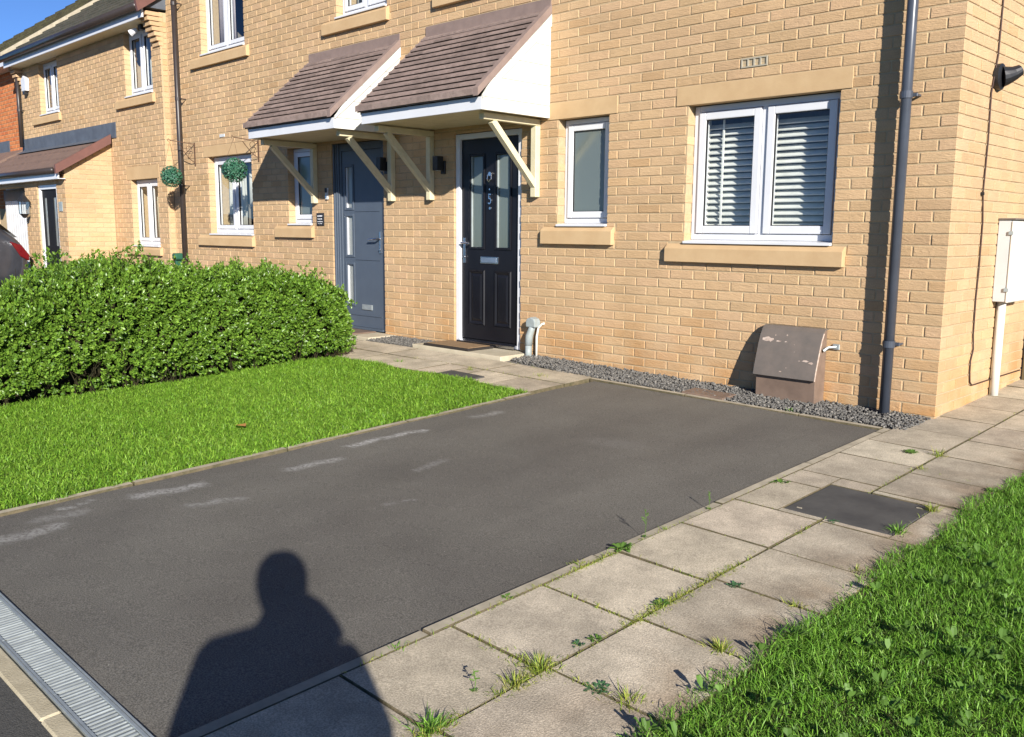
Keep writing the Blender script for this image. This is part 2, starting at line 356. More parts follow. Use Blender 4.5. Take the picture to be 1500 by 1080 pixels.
def mesh_brick(mb, W2, r, dep, jit=.0008, c=.0035):
    s0, s1, z0, z1 = r
    t = random.uniform(-.0012, .0012)
    V = []; nb = mb.n
    tmp = MB(); tmp.cbox(s0, s1, 0, dep, z0, z1, c, jit=jit)
    for q in tmp.v: V.append(W2(q[0], q[1]+t, q[2]))
    F = tmp.f
    mb.add(V, F)
CACHE = {}
def wall_bricks(parent, pieces, W2, mat_, limit, extra=()):
    """pieces: (rect, deep). The ones that show largest become objects, the rest one joined part"""
    sc = []
    for r, deep in pieces:
        X = W2((r[0]+r[1])/2, 0, (r[2]+r[3])/2); u, v, z = px(X)
        P = [px(W2(a, 0, b)) for a, b in ((r[0], r[2]), (r[1], r[2]), (r[1], r[3]), (r[0], r[3]))]
        A = abs(sum(P[i][0]*P[(i+1) % 4][1]-P[(i+1) % 4][0]*P[i][1] for i in range(4)))/2 if z > 0 else 0
        if not (z > 0 and -10 < u < 1510 and -10 < v < 1090): A = 0
        sc.append((A, r, deep))
    return sc
def emit_bricks(parent, scored, mat_, limit, flipx=False):
    """scored: list of (area, rect, depth, mapping)"""
    scored.sort(key=lambda q: -q[0]); rest = MB()
    for i, (A, r, dep, W2, turn) in enumerate(scored):
        if i < limit and A > 0:
            key = (round(r[1]-r[0], 3), round(r[3]-r[2], 3), dep, turn, i % 3, mat_.name)
            if key not in CACHE:
                t = MB(); w, h = key[0], key[1]; t.cbox(0, w, 0, dep, 0, h, .0035, jit=.0009)
                me = bpy.data.meshes.new('brick')
                O = W2(0, 0, 0)
                me.from_pydata([tuple(a-b for a, b in zip(W2(*q), O)) for q in t.v], [], t.f); me.materials.append(mat_); me.update(); CACHE[key] = me
            o = bpy.data.objects.new('brick', CACHE[key]); COL.objects.link(o); o.parent = parent
            L = W2(r[0], random.uniform(-.0012, .0012), r[2]); o.location = (np.array(L)-ORG[parent.name]).tolist()
        else: mesh_brick(rest, W2, r, dep)
    if rest.n: 
        o = rest.build('bricks', mat_, parent, loc=ORG[parent.name]); kind(o, 'stuff')
def backing(mb, W2, s0, s1, z0, z1, holes, th, gap=.0045, grow=.005):
    """solid wall behind the bricks with true openings"""
    H = [(a-grow, b+grow, c-grow, d+grow) for a, b, c, d in holes]
    ss = sorted({s0, s1, *[q for h in H for q in h[:2] if s0 < q < s1]}); zs = sorted({z0, z1, *[q for h in H for q in h[2:] if z0 < q < z1]})
    for i in range(len(ss)-1):
        j = 0
        while j < len(zs)-1:
            def solid(j): 
                cs, cz = (ss[i]+ss[i+1])/2, (zs[j]+zs[j+1])/2
                return not any(h[0] < cs < h[1] and h[2] < cz < h[3] for h in H)
            if not solid(j): j += 1; continue
            k = j
            while k+1 < len(zs)-1 and solid(k+1): k += 1
            t = MB(); t.box(ss[i], ss[i+1], gap, th, zs[j], zs[k+1])
            mb.add([W2(*q) for q in t.v], t.f); j = k+1
def Wfront(y): return lambda s, n, z: (s, y+n, z)            # faces -y
def Wside(x): return lambda s, n, z: (x-n, s, z)             # faces +x; mirrored: faces flipped
# mirrored mapping turns the faces inside out, harmless for closed opaque pieces

# ------------------------------------------------------------------ joinery
def window(parent, x0, x1, z0, z1, y, lights=2, d=.09, g=None, cill=True, stone=None, label=None, fr=.05, sash=.05, transom=None):
    """upvc window in an opening; y = wall face"""
    yf = y+d; c = thing_part('window', parent, (x0, yf, z0), label)
    a, b = x0+.002, x1-.002; zb = z0+.035; zt = z1-.002
    f = MB(); w = fr
    f.box(a, a+w, yf, yf+.065, zb, zt); f.box(b-w, b, yf, yf+.065, zb, zt)
    f.box(a+w, b-w, yf+.001, yf+.064, zb, zb+w); f.box(a+w, b-w, yf+.001, yf+.064, zt-w, zt)
    xs = [a+w+(b-a-2*w)*i/lights for i in range(lights+1)]
    for q in xs[1:-1]: f.box(q-.022, q+.022, yf+.002, yf+.063, zb+w, zt-w)
    f.build('frame', m_upvc, c, bevel=.003)
    ci = MB(); ci.prism([(yf-.045, z0+.004), (yf-.045, z0+.022), (yf+.02, z0+.034), (yf+.06, z0+.034), (yf+.06, z0+.004)] if not stone else
                        [(y-.028, z0+.004), (y-.028, z0+.022), (yf+.01, z0+.034), (yf+.06, z0+.034), (yf+.06, z0+.004)], a-(.02 if stone else 0)*0, b, 'x')
    if cill: ci.build('window_sill', m_upvc, c, bevel=.002)
    for i in range(lights):
        p0 = xs[i]+(.022 if i else 0)+.004; p1 = xs[i+1]-(.022 if i < lights-1 else 0)-.004; q0 = zb+w+.004; q1 = zt-w-.004
        s = MB(); e = sash; ys = yf-.014
        s.box(p0, p0+e, ys, ys+.06, q0, q1); s.box(p1-e, p1, ys, ys+.06, q0, q1)
        s.box(p0+e, p1-e, ys+.001, ys+.059, q0, q0+e); s.box(p0+e, p1-e, ys+.001, ys+.059, q1-e, q1)
        s.build('sash', m_upvc, c, bevel=.005)
        gsk = MB(); e2 = e-.0; t = .006
        for X0, X1, Z0, Z1 in ((p0+e2, p0+e2+t, q0+e2, q1-e2), (p1-e2-t, p1-e2, q0+e2, q1-e2), (p0+e2+t, p1-e2-t, q0+e2, q0+e2+t), (p0+e2+t, p1-e2-t, q1-e2-t, q1-e2)):
            gsk.box(X0, X1, ys+.012, ys+.03, Z0, Z1)
        gsk.build('gasket', m_blackp, c)
        gg = g if not isinstance(g, (list, tuple)) else g[i]
        pn = MB(); pn.add([(p0+e, ys+.022, q0+e), (p1-e, ys+.022, q0+e), (p1-e, ys+.022, q1-e), (p0+e, ys+.022, q1-e)], [(0,1,2,3)])
        pn.build('pane', gg or g_clear, c)
    return c
def thing_part(name, parent, loc, label=None):
    o = bpy.data.objects.new(name, None); COL.objects.link(o); o.parent = parent; o.empty_display_size = .1
    ORG[o.name] = np.array(loc, float); o.location = (ORG[o.name]-ORG[parent.name]).tolist()
    if label: o['label'] = label
    return o
def sill(parent, x0, x1, z0, z1, y, proj=.045):
    s = MB(); s.prism([(y-proj, z0), (y-proj, z1-.035), (y-.004, z1), (y+.10, z1+.004), (y+.10, z0)], x0, x1, 'x')
    return s.build('stone_sill', m_stone, parent, bevel=.004)
def lintel(parent, x0, x1, z0, z1, y):
    s = MB(); s.box(x0, x1, y-.004, y+.085, z0+.003, z1-.004)
    o = s.build('lintel', m_stone, parent, bevel=.003)
    t = MB(); t.box(x0+.02, x1-.02, y+.086, y+.1, z0+.002, z1-.01); t.build('lintel_toe', m_blackp, parent)
    return o
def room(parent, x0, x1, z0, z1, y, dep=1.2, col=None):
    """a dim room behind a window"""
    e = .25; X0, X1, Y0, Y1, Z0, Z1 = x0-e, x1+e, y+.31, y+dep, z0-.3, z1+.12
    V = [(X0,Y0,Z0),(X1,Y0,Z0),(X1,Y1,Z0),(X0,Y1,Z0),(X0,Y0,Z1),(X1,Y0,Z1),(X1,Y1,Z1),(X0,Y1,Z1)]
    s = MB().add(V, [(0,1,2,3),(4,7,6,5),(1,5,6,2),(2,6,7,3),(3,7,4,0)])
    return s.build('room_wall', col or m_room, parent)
def curtain(x0, x1, z0, z1, y, label, folds=8, amp=.025, m=None, cat='curtain', name='curtain'):
    n = max(8, folds*6); V = []; F = []
    for i in range(n+1):
        x = x0+(x1-x0)*i/n; ph = 2*PI*folds*i/n
        yy = y+amp*math.sin(ph)+amp*.4*math.sin(2.3*ph+1)
        V += [(x, yy, z0), (x+.004*math.sin(ph*.7), y+(yy-y)*.7, z1)]
    F = [(2*i, 2*i+2, 2*i+3, 2*i+1) for i in range(n)]
    s = MB().add(V, F)
    o = s.build(name, m or m_curt, smooth=True)
    md = o.modifiers.new('solid', 'SOLIDIFY'); md.thickness = .003
    return tag(o, label, cat, 'curtains and blinds hanging inside the windows')

# ================================================================== THE SETTING
# ground sheet to the horizon
gs = MB(); xs = [-400,-120,-60,-30,-20,-14,-10,-7,-5,-3,-1,1,3,6,12,30,80,400]; ys = [-400,-120,-50,-20,-12,-8,-6,-4,-2,0,3,8,30,120,400]
gv = []
for y_ in ys:
    for x_ in xs: gv.append((x_, y_, gz(max(-20, min(8, x_)), max(-12, min(0, y_)))-.055))
nx = len(xs)
gs.add(gv, [(j*nx+i, j*nx+i+1, (j+1)*nx+i+1, (j+1)*nx+i) for j in range(len(ys)-1) for i in range(nx-1)])
kind(gs.build('ground', m_turf), 'structure')

# tarmac drive with its chalky stains
def tarmac():
    M = mat('drive_tarmac', (.142,.132,.112), .75, .35, c2=(.106,.097,.084), scale=.9, bump=.0022, bscale=330, fac=(.34,.66))
    t = M.node_tree; N = t.nodes; L = t.links; b = N['Principled BSDF']
    old = b.inputs['Base Color'].links[0].from_socket
    geo = [n for n in N if n.type == 'NEW_GEOMETRY'][0]
    # fine aggregate
    n = N.new('ShaderNodeTexNoise'); n.inputs['Scale'].default_value = 190; n.inputs['Detail'].default_value = 3; L.new(geo.outputs['Position'], n.inputs['Vector'])
    r = N.new('ShaderNodeMapRange'); r.inputs[1].default_value = .35; r.inputs[2].default_value = .65; r.inputs[3].default_value = .60; r.inputs[4].default_value = 1.42; L.new(n.outputs[0], r.inputs[0])
    mw = N.new('ShaderNodeMapping'); mw.inputs['Scale'].default_value = (2.4, .55, 1); mw.inputs['Rotation'].default_value = (0, 0, .5); L.new(geo.outputs['Position'], mw.inputs['Vector'])
    nw = N.new('ShaderNodeTexNoise'); nw.inputs['Scale'].default_value = 1.6; nw.inputs['Detail'].default_value = 5; L.new(mw.outputs[0], nw.inputs['Vector'])
    rw = N.new('ShaderNodeMapRange'); rw.inputs[1].default_value = .3; rw.inputs[2].default_value = .7; rw.inputs[3].default_value = .93; rw.inputs[4].default_value = 1.08; L.new(nw.outputs[0], rw.inputs[0])
    h0_ = N.new('ShaderNodeHueSaturation'); L.new(old, h0_.inputs['Color']); L.new(rw.outputs[0], h0_.inputs['Value'])
    hs = N.new('ShaderNodeHueSaturation'); L.new(h0_.outputs[0], hs.inputs['Color']); L.new(r.outputs[0], hs.inputs['Value'])
    vo = N.new('ShaderNodeTexVoronoi'); vo.inputs['Scale'].default_value = 22; L.new(geo.outputs['Position'], vo.inputs['Vector'])
    vr = N.new('ShaderNodeMapRange'); vr.inputs[1].default_value = .07; vr.inputs[2].default_value = .03; L.new(vo.outputs['Distance'], vr.inputs[0])
    sp = N.new('ShaderNodeMix'); sp.data_type = 'RGBA'; sp.inputs[7].default_value = (.36,.34,.29,1); L.new(hs.outputs[0], sp.inputs[6])
    wn = N.new('ShaderNodeSeparateColor'); L.new(vo.outputs['Color'], wn.inputs[0]); gt = N.new('ShaderNodeMath'); gt.operation = 'GREATER_THAN'; gt.inputs[1].default_value = .72; L.new(wn.outputs[0], gt.inputs[0])
    mu = N.new('ShaderNodeMath'); mu.operation = 'MULTIPLY'; L.new(vr.outputs[0], mu.inputs[0]); L.new(gt.outputs[0], mu.inputs[1]); L.new(mu.outputs[0], sp.inputs[0])
    at = N.new('ShaderNodeAttribute'); at.attribute_name = 'stain'
    n3 = N.new('ShaderNodeTexNoise'); n3.inputs['Scale'].default_value = 60; n3.inputs['Detail'].default_value = 6; L.new(geo.outputs['Position'], n3.inputs['Vector'])
    r3 = N.new('ShaderNodeMapRange'); r3.inputs[1].default_value = .32; r3.inputs[2].default_value = .58; L.new(n3.outputs[0], r3.inputs[0])
    m3 = N.new('ShaderNodeMath'); m3.operation = 'MULTIPLY'; L.new(at.outputs['Fac'], m3.inputs[0]); L.new(r3.outputs[0], m3.inputs[1])
    mx = N.new('ShaderNodeMix'); mx.data_type = 'RGBA'; L.new(m3.outputs[0], mx.inputs[0]); L.new(sp.outputs[2], mx.inputs[6]); mx.inputs[7].default_value = (.36,.35,.33,1)
    L.new(mx.outputs[2], b.inputs['Base Color'])
    return M
m_tar = tarmac()
DX0, DX1, DY0, DY1 = -2.49, -.150, -5.155, -.50
nx_, ny_ = 118, 232
gx, gy = np.meshgrid(np.linspace(DX0, DX1, nx_), np.linspace(DY0, DY1, ny_))
und = .0025*np.sin(gx*3.1+gy*1.7)+.002*np.sin(gx*1.3-gy*4.1)+.0015*np.sin(gy*9+gx*6)
gzv = -.08+.036*gy-.014*gx-.012+und
idx = np.arange(nx_*ny_).reshape(ny_, nx_)
F = np.stack([idx[:-1,:-1], idx[:-1,1:], idx[1:,1:], idx[1:,:-1]], -1).reshape(-1, 4)
drive = npmesh('driveway', np.stack([gx, gy, gzv], -1).reshape(-1, 3), F, m_tar, smooth=True); kind(drive, 'structure')
st = np.zeros(gx.shape)
for pts, w, s_ in [([(-2.3,-3.02),(-2.3,-2.78),(-2.26,-2.49)], .035, 1.), ([(-2.16,-3.52),(-2.14,-3.4),(-2.13,-3.24)], .04, .8), ([(-2.32,-4.3),(-2.28,-4.16),(-2.25,-4.0)], .05, .75),
                   ([(-1.97,-4.18),(-1.9,-3.97)], .035, .5), ([(-2.29,-1.99),(-2.26,-1.79)], .04, .5), ([(-1.63,-3.06),(-1.65,-2.82)], .03, .35), ([(-2.16,-4.98),(-2.15,-4.88),(-2.16,-4.74)], .055, .6),
                   ([(-2.39,-4.64),(-2.37,-4.58),(-2.41,-4.49)], .02, .7), ([(-1.29,-3.5),(-1.27,-3.39)], .02, .4), ([(-2.30,-4.75),(-2.28,-4.6)], .05, .35), ([(-1.3,-1.9),(-1.1,-1.85)], .1, .12)]:
    for (ax, ay), (bx, by) in zip(pts[:-1], pts[1:]):
        t = np.clip(((gx-ax)*(bx-ax)+(gy-ay)*(by-ay))/((bx-ax)**2+(by-ay)**2), 0, 1)
        dd = np.hypot(gx-ax-t*(bx-ax), gy-ay-t*(by-ay))+.010*np.sin(gx*40+gy*23)+.008*np.sin(gx*91-gy*67)+.006*np.sin(gy*140)
        st = np.maximum(st, s_*np.clip(1.3-dd/w, 0, 1))
at = drive.data.attributes.new('stain', 'FLOAT', 'POINT'); at.data.foreach_set('value', st.ravel().astype(np.float32))

# road at the bottom, neighbour drive
def sheet(name, X0, X1, Y0, Y1, dz, m, n=10):
    xs = np.linspace(X0, X1, n+1); ys = np.linspace(Y0, Y1, n+1)
    s = MB(); s.add([(x, y, gz(x, y)+dz) for y in ys for x in xs], [(j*(n+1)+i, j*(n+1)+i+1, (j+1)*(n+1)+i+1, (j+1)*(n+1)+i) for j in range(n) for i in range(n)])
    return kind(s.build(name, m), 'structure')
sheet('road', -22, 9, -11.5, -5.345, -.010, m_mixed)
sheet('shared_drive', -17.1, -6.45, -5.15, -1.25, -.012, m_mixed)

# edging of the drive: side, top and lawn side
path = thing_part_root = None
def root(name, loc, k='structure'):
    o = bpy.data.objects.new(name, None); COL.objects.link(o); o.location = loc; ORG[o.name] = np.array(loc, float); o['kind'] = k; return o
def slope_box(mb, X0, X1, Y0, Y1, top, th=.06, c=.004, mi=0, tilt=None):
    t = MB(); t.cbox(X0, X1, Y0, Y1, -th, 0, c, jit=.0007)
    tx, ty = tilt or (0, 0); cx, cy = (X0+X1)/2, (Y0+Y1)/2
    mb.add([(x, y, z+gz(x, y)+top+tx*(x-cx)+ty*(y-cy)) for x, y, z in t.v], t.f, mi)
def dirt_and_shade(o):  # side faces dark from dirt and from joint shade put into the colour
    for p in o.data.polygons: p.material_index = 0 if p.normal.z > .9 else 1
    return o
edge = root('drive_edging', (-.12, -2.8, gz(-.12, -2.8)))
y_ = DY0
while y_ < DY1-.05:
    y1 = min(y_+.914, DY1+.05); b = MB(); slope_box(b, DX1+.001, DX1+.052, y_+.003, y1-.003, -.001+random.uniform(-.002,.002), .1); dirt_and_shade(b.build('edging_block', [m_kerb, m_joint], edge)); y_ = y1
x_ = DX0-.05
while x_ < DX1-.01:
    x1 = min(x_+.914, DX1); b = MB(); slope_box(b, x_+.003, x1-.003, DY1+.001, DY1+.05, -.001+random.uniform(-.002,.002), .1); dirt_and_shade(b.build('edging_block', [m_kerb, m_joint], edge)); x_ = x1
y_ = DY0
while y_ < -1.25:
    y1 = min(y_+.914, -1.22); b = MB(); slope_box(b, DX0-.050, DX0-.002, y_+.003, y1-.003, .0+random.uniform(-.002,.002), .1); dirt_and_shade(b.build('edging_block', [m_kerb, m_joint], edge)); y_ = y1
kb = root('roadside_kerb', (-1.2, -5.31, gz(-1.2,-5.31)))
x_ = -3.4
for i in range(6):
    b = MB(); slope_box(b, x_+.002, x_+.72, -5.345+random.uniform(-.003,.003), -5.287, -.002, .1, .006); b.build('kerb_block', m_beige, kb); x_ += .723

# channel drain
dr = thing('channel_drain', 'galvanised slotted channel drain across the bottom of the tarmac drive', 'drain', (-1.3, -5.22, gz(-1.3, -5.22)))
DXE = -.135; x_ = DXE-2.9
rl = MB()
for Y in (-5.284, -5.164):
    slope_box(rl, x_, DXE, Y, Y+.008, .001, .09, .001)
slope_box(rl, DXE, DXE+.006, -5.284, -5.156, .001, .09, .001)
rl.build('rail', m_galv, dr)
tr = MB(); slope_box(tr, x_, DXE, -5.275, -5.165, -.07, .01, .001); tr.build('trough', m_blackp, dr)
gi = 0
while x_ < DXE-.1:
    g0 = thing_part('grating', dr, (x_, -5.22, gz(x_, -5.22)))
    fr_ = MB(); slope_box(fr_, x_+.002, x_+.484, -5.275, -5.266, 0, .03, .001); slope_box(fr_, x_+.002, x_+.484, -5.176, -5.165, 0, .03, .001); fr_.build('grating_frame', m_galv, g0)
    for i in range(24):
        X = x_+.008+i*.0199
        b = MB(); slope_box(b, X, X+.0115, -5.266, -5.176, -.001, .022, .0025); b.build('bar', m_galv, g0)
    x_ += .4835

# paving: side path of slabs, two columns
paving = root('side_path', (.35, -2.5, gz(.35, -2.5)))
bed = MB(); 
for (X0, X1, Y0, Y1) in ((-.097, .82, -6.4, 2.2),):
    n = 12; ys = np.linspace(Y0, Y1, n+1)
    bed.add([(x, y, (gz(x, y) if y < 0 else gz(x, y*.9))-.0075) for y in ys for x in (X0, X1)], [(2*i, 2*i+1, 2*i+3, 2*i+2) for i in range(n)])
bed.build('joint_bed', m_joint, paving)
COV = (.137, .648, -2.262, -1.775)
def slab_obj(X0, X1, Y0, Y1, par, m=None, top=0.):
    for r in rect_sub((X0, X1, Y0, Y1), (COV[0]-.006, COV[1]+.006, COV[2]-.006, COV[3]+.006)):
        b = MB(); slope_box(b, r[0], r[1], r[2], r[3], top+random.uniform(-.0025,.0015), .05, .0025, tilt=(random.uniform(-.006,.006), random.uniform(-.005,.005)))
        dirt_and_shade(b.build('paving_slab', [m or m_slab, m_joint], par))
Y = [-6.45,-5.99,-5.53,-5.07,-4.61,-4.15,-3.685,-3.225,-2.765,-2.315,-1.87,-1.64,-1.19,-.80,-.35,.10,.55,1.0,1.45,1.9]
for i in range(len(Y)-1):
    slab_obj(-.094, .338, Y[i]+.004, Y[i+1]-.004, paving)
Y2 = [-6.43,-5.97,-5.51,-5.05,-4.59,-4.13,-3.655,-3.19,-2.765,-2.31,-1.72,-1.30,-.86,-.42,.03,.48,.93,1.38,1.83]
for i in range(len(Y2)-1):
    slab_obj(.347, .795, Y2[i]+.004, Y2[i+1]-.004, paving)
cv = MB(); slope_box(cv, COV[0], COV[1], COV[2], COV[3], -.002, .04, .003)
cvr = thing('inspection_cover', 'dark grey square inspection cover set among the slabs of the side path', 'cover', (.39, -2.02, gz(.39,-2.02)))
cv.build('lid', m_cover, cvr)
lk = MB()
for q in ((.19,-2.21),(.60,-1.83)): slope_box(lk, q[0]-.012, q[0]+.012, q[1]-.004, q[1]+.004, .0005, .003, .0005)
lk.build('lifting_key_slot', m_kerb, cvr)

# front path between the doors, gravel and lawn
fp = root('front_path', (-4.2, -.8, gz(-4.2, -.8)))
bed = MB(); bed.add([(x, y, gz(x, y)-.011) for y in (-1.24, -.30) for x in (-10.5, -2.55)], [(0,1,3,2)]); bed.build('joint_bed', m_joint, fp)
XS = [-2.545,-3.0,-3.46,-3.92,-4.38,-4.84,-5.3,-5.76,-6.22,-6.68,-7.14,-7.6,-8.06,-8.52,-8.98,-9.44,-9.9,-10.36]
C2 = (-3.64, -3.22, -1.225, -1.02)
for i in range(len(XS)-1):
    for Y0, Y1 in ((-1.215, -.80), (-.79, -.40)):
        for r in rect_sub((XS[i+1]+.004, XS[i]-.004, Y0, Y1), C2):
            b = MB(); slope_box(b, *r, -.004+random.uniform(-.003,.003), .05, .003, tilt=(random.uniform(-.006,.006), random.uniform(-.006,.006))); dirt_and_shade(b.build('paving_slab', [m_slab, m_joint], fp))
b = MB(); slope_box(b, C2[0]+.004, C2[1]-.004, C2[2]+.004, C2[3]-.004, .004, .03, .003)
tag(b.build('drain_cover', m_cover), 'small dark drain cover where the front path meets the lawn edge', 'cover')
for X0, X1, Y0, Z in ((-4.95, -3.68, -.395, -.012), (-7.05, -5.72, -.37, -.02)):
    st_ = MB(); st_.cbox(X0, X1, Y0, .02, -.16, Z, .006); kind(st_.build('door_step', m_step), 'structure')
# ================================================================== HOUSES
K = lambda k: k*CH
HT = 4.93
h0 = thing('house', 'buff brick end of terrace house with the black front door and shuttered window', 'house', (-2.7, .1, -.08))
h1 = thing('house', 'buff brick middle house with the dark grey front door and hanging topiary balls', 'house', (-8.1, .1, -.05))
h2 = thing('house', 'buff brick house with a lean-to porch and garage behind the hedge', 'house', (-14, .1, -.05))
h3 = thing('house', 'orange brick house at the far end of the terrace', 'house', (-19.5, .1, -.05))
P = -5.40; Q = -10.95
O0 = [(-2.01, -.785, 1.03, K(28)), (-3.365, -2.80, 1.16, K(28)), (-4.757, -3.825, -.2, 2.06), (-4.85, -3.90, 3.43, 4.48), (-2.0, -.8, 3.43, 4.48)]
S0 = [(-2.168, -.680, .888, 1.03), (-3.535, -2.715, 1.008, 1.16), (-5.03, -3.72, 3.29, 3.43), (-2.15, -.65, 3.29, 3.43)]
L0 = [(-2.125, -.700, K(28), K(30)), (-3.50, -2.712, K(28), K(30)), (-4.95, -3.80, 4.48, 4.63), (-2.1, -.7, 4.48, 4.63)]
VENT = (-1.565, -1.350, K(31)+.004, K(32)-.004)
O1 = [(-6.885, -5.91, -.2, 2.09), (-7.83, -7.315, 1.165, K(28)), (-9.87, -8.70, 1.03, K(28)), (-9.93, -8.77, 3.435, 4.48), (-6.73, -5.81, 3.435, 4.48)]
S1 = [(-8.11, -7.27, 1.02, 1.165), (-10.18, -8.67, .888, 1.03), (-10.20, -8.655, 3.29, 3.435), (-6.97, -5.765, 3.29, 3.435)]
L1 = [(-7.95, -7.19, K(28), K(30)), (-9.98, -8.58, K(28), K(30)), (-10.05, -8.65, 4.48, 4.63), (-6.85, -5.7, 4.48, 4.63)]
WF = Wfront(0.); WS = Wside(0.)
# end house: front and gable
cell = []
for (r, d) in layout(P, 0, -3, 65, O0+S0+L0+[VENT], O0):
    corner = r[1] > -.02
    k = int(math.floor(r[2]/CH+.01)); dep = (.215 if k % 2 == 0 else .1025) if corner else (.098 if d else .02)
    if corner: r = (r[0], 0., r[2], r[3])
    cell.append((r, dep, WF, 'f'))
OG = []
for k in range(-3, 65):
    z0, z1 = k*CH+J/2, (k+1)*CH-J/2; s = .225 if k % 2 == 0 else .1125
    while s < 7.8:
        a = s; w = .215; cell.append(((a, a+w, z0, z1), .02, WS, 's')); s += BL
def area(c):
    r, dep, W2, t = c
    P4 = [px(W2(a, 0, b)) for a, b in ((r[0], r[2]), (r[1], r[2]), (r[1], r[3]), (r[0], r[3]))]
    if min(p[2] for p in P4) <= 0: return 0
    u = sum(p[0] for p in P4)/4; v = sum(p[1] for p in P4)/4
    if not (-5 < u < 1505 and -5 < v < 1085): return 0
    return abs(sum(P4[i][0]*P4[(i+1) % 4][1]-P4[(i+1) % 4][0]*P4[i][1] for i in range(4)))/2
emit_bricks(h0, [(area(c), *c) for c in cell], m_brick, 300)
mb = MB(); backing(mb, WF, P, -.006, -.3, HT, O0, .30)
# gable backing with its peak
mb.prism([(.3, -.3), (8.2, -.3), (8.2, HT), (4.1, HT+2.75), (.0, HT), (.3, HT)], -.30, -.006, 'x')
mb.box(P, -.006, 7.9, 8.2, -.3, HT)
mb.build('wall', m_mortar, h0, loc=ORG[h0.name])
cell = [(r, (.098 if d else .02), WF, 'f') for r, d in layout(Q, P, -3, 65, O1+S1+L1, O1)]
emit_bricks(h1, [(area(c), *c) for c in cell], m_brick, 300)
mb = MB(); backing(mb, WF, Q, P-.001, -.3, HT, O1, .30); mb.box(Q, Q+.28, .3, 7.9, -.3, HT); mb.box(Q, P-.001, 7.9, 8.2, -.3, HT)
mb.build('wall', m_mortar, h1, loc=ORG[h1.name])
for h, L, S, y in ((h0, L0, S0, 0), (h1, L1, S1, 0)):
    for q in L: lintel(h, *q, y)
    for q in S: sill(h, *q, y)
def roof(h, X0, X1, ye, ze, slope, depth, m, name='roof', pitch=.30, th=.05, tw=.33):
    """tiled pitch rising from the eave, courses as overlapping strips with tile joints"""
    rt = thing_part(name, h, ((X0+X1)/2, ye, ze)); n = int(depth/pitch); b = MB(); ca = math.hypot(1, slope)
    for i in range(n):
        a = i*pitch/ca; c_ = (i+1)*pitch/ca+.03; x = X0-(tw/2 if i % 2 else 0)
        while x < X1:
            xa, xb = max(x, X0)+.002, min(x+tw, X1)-.002
            if xb-xa > .02:
                dz = random.uniform(-.003, .003); z = ze+a*slope+.03+dz; z2 = ze+c_*slope+dz
                b.add([(xa,ye+a,z-th),(xb,ye+a,z-th),(xb,ye+a,z),(xa,ye+a,z),(xa,ye+c_,z2-.01),(xb,ye+c_,z2-.01),(xb,ye+c_,z2),(xa,ye+c_,z2)],
                      [(0,1,2,3),(3,2,6,7),(0,3,7,4),(1,5,6,2),(0,4,5,1)])
            x += tw
    kind(b.build('roof_tiles', m, rt), 'stuff')
    k = MB(); D = depth/ca
    k.prism([(ye+.02, ze-.06), (ye+.02, ze-.02), (ye+D, ze+D*slope-.02), (ye+2*D, ze-.02), (ye+2*D, ze-.06)], X0+.01, X1-.01, 'x'); k.build('roof_deck', m_flash, rt)
    return rt
roof(h0, P+.02, .12, -.32, HT+.02, .70, 5.4, m_rooft); roof(h1, Q-.02, P+.0, -.32, HT+.02, .70, 5.4, m_rooft)
for h, X0, X1 in ((h0, P, .1), (h1, Q, P-.003)):
    b = MB(); b.box(X0, X1, -.30, -.275, HT-.13, HT+.0); b.box(X0, X1, -.274, -.0, HT-.13, HT-.115); b.build('fascia', m_upvc, h)
    b = MB(); b.tube([(X0, -.36, HT-.02), (X1, -.36, HT-.02)], .05, 10); b.build('gutter', m_pipe, h, smooth=True)

# windows of the end house
W = window(h0, *O0[0], 0., 2, stone=True, fr=.045, sash=.058)
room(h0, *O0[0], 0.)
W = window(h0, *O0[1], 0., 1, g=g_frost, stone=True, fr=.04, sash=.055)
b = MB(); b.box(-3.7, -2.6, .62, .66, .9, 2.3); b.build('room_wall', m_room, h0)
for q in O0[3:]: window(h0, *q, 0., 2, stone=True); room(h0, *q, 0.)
# shutters
def shutter(x0, x1, z0, z1, y, rodx, label):
    t = thing('plantation_shutter', label, 'shutter', ((x0+x1)/2, y, z0), 'louvred shutters inside the large window')
    s = MB(); w = .04
    s.box(x0, x0+w, y-.012, y+.014, z0, z1); s.box(x1-w, x1, y-.012, y+.014, z0, z1); s.box(x0+w, x1-w, y-.011, y+.013, z0, z0+.045); s.box(x0+w, x1-w, y-.011, y+.013, z1-.05, z1); s.build('stile', m_slat, t)
    n = int((z1-z0-.11)/.0475)
    for i in range(n):
        zz = z0+.075+i*.0475; b = MB(); a = R(38)
        b.obox(((x0+x1)/2, y, zz), (x1-x0-2*w-.004, .056, .008), Matrix.Rotation(a, 3, 'X')); b.build('slat', m_slat, t)
    r = MB(); r.box(rodx-.007, rodx+.007, y-.040, y-.030, z0+.06, z1-.07); r.build('tilt_rod', m_slat, t)
shutter(-1.985, -1.405, 1.055, 2.06, .215, -1.80, 'white louvred shutter panel with a tilt rod behind the pane nearer the front door')
shutter(-1.400, -.805, 1.055, 2.06, .215, -.93, 'white louvred shutter panel behind the pane nearer the downpipe')
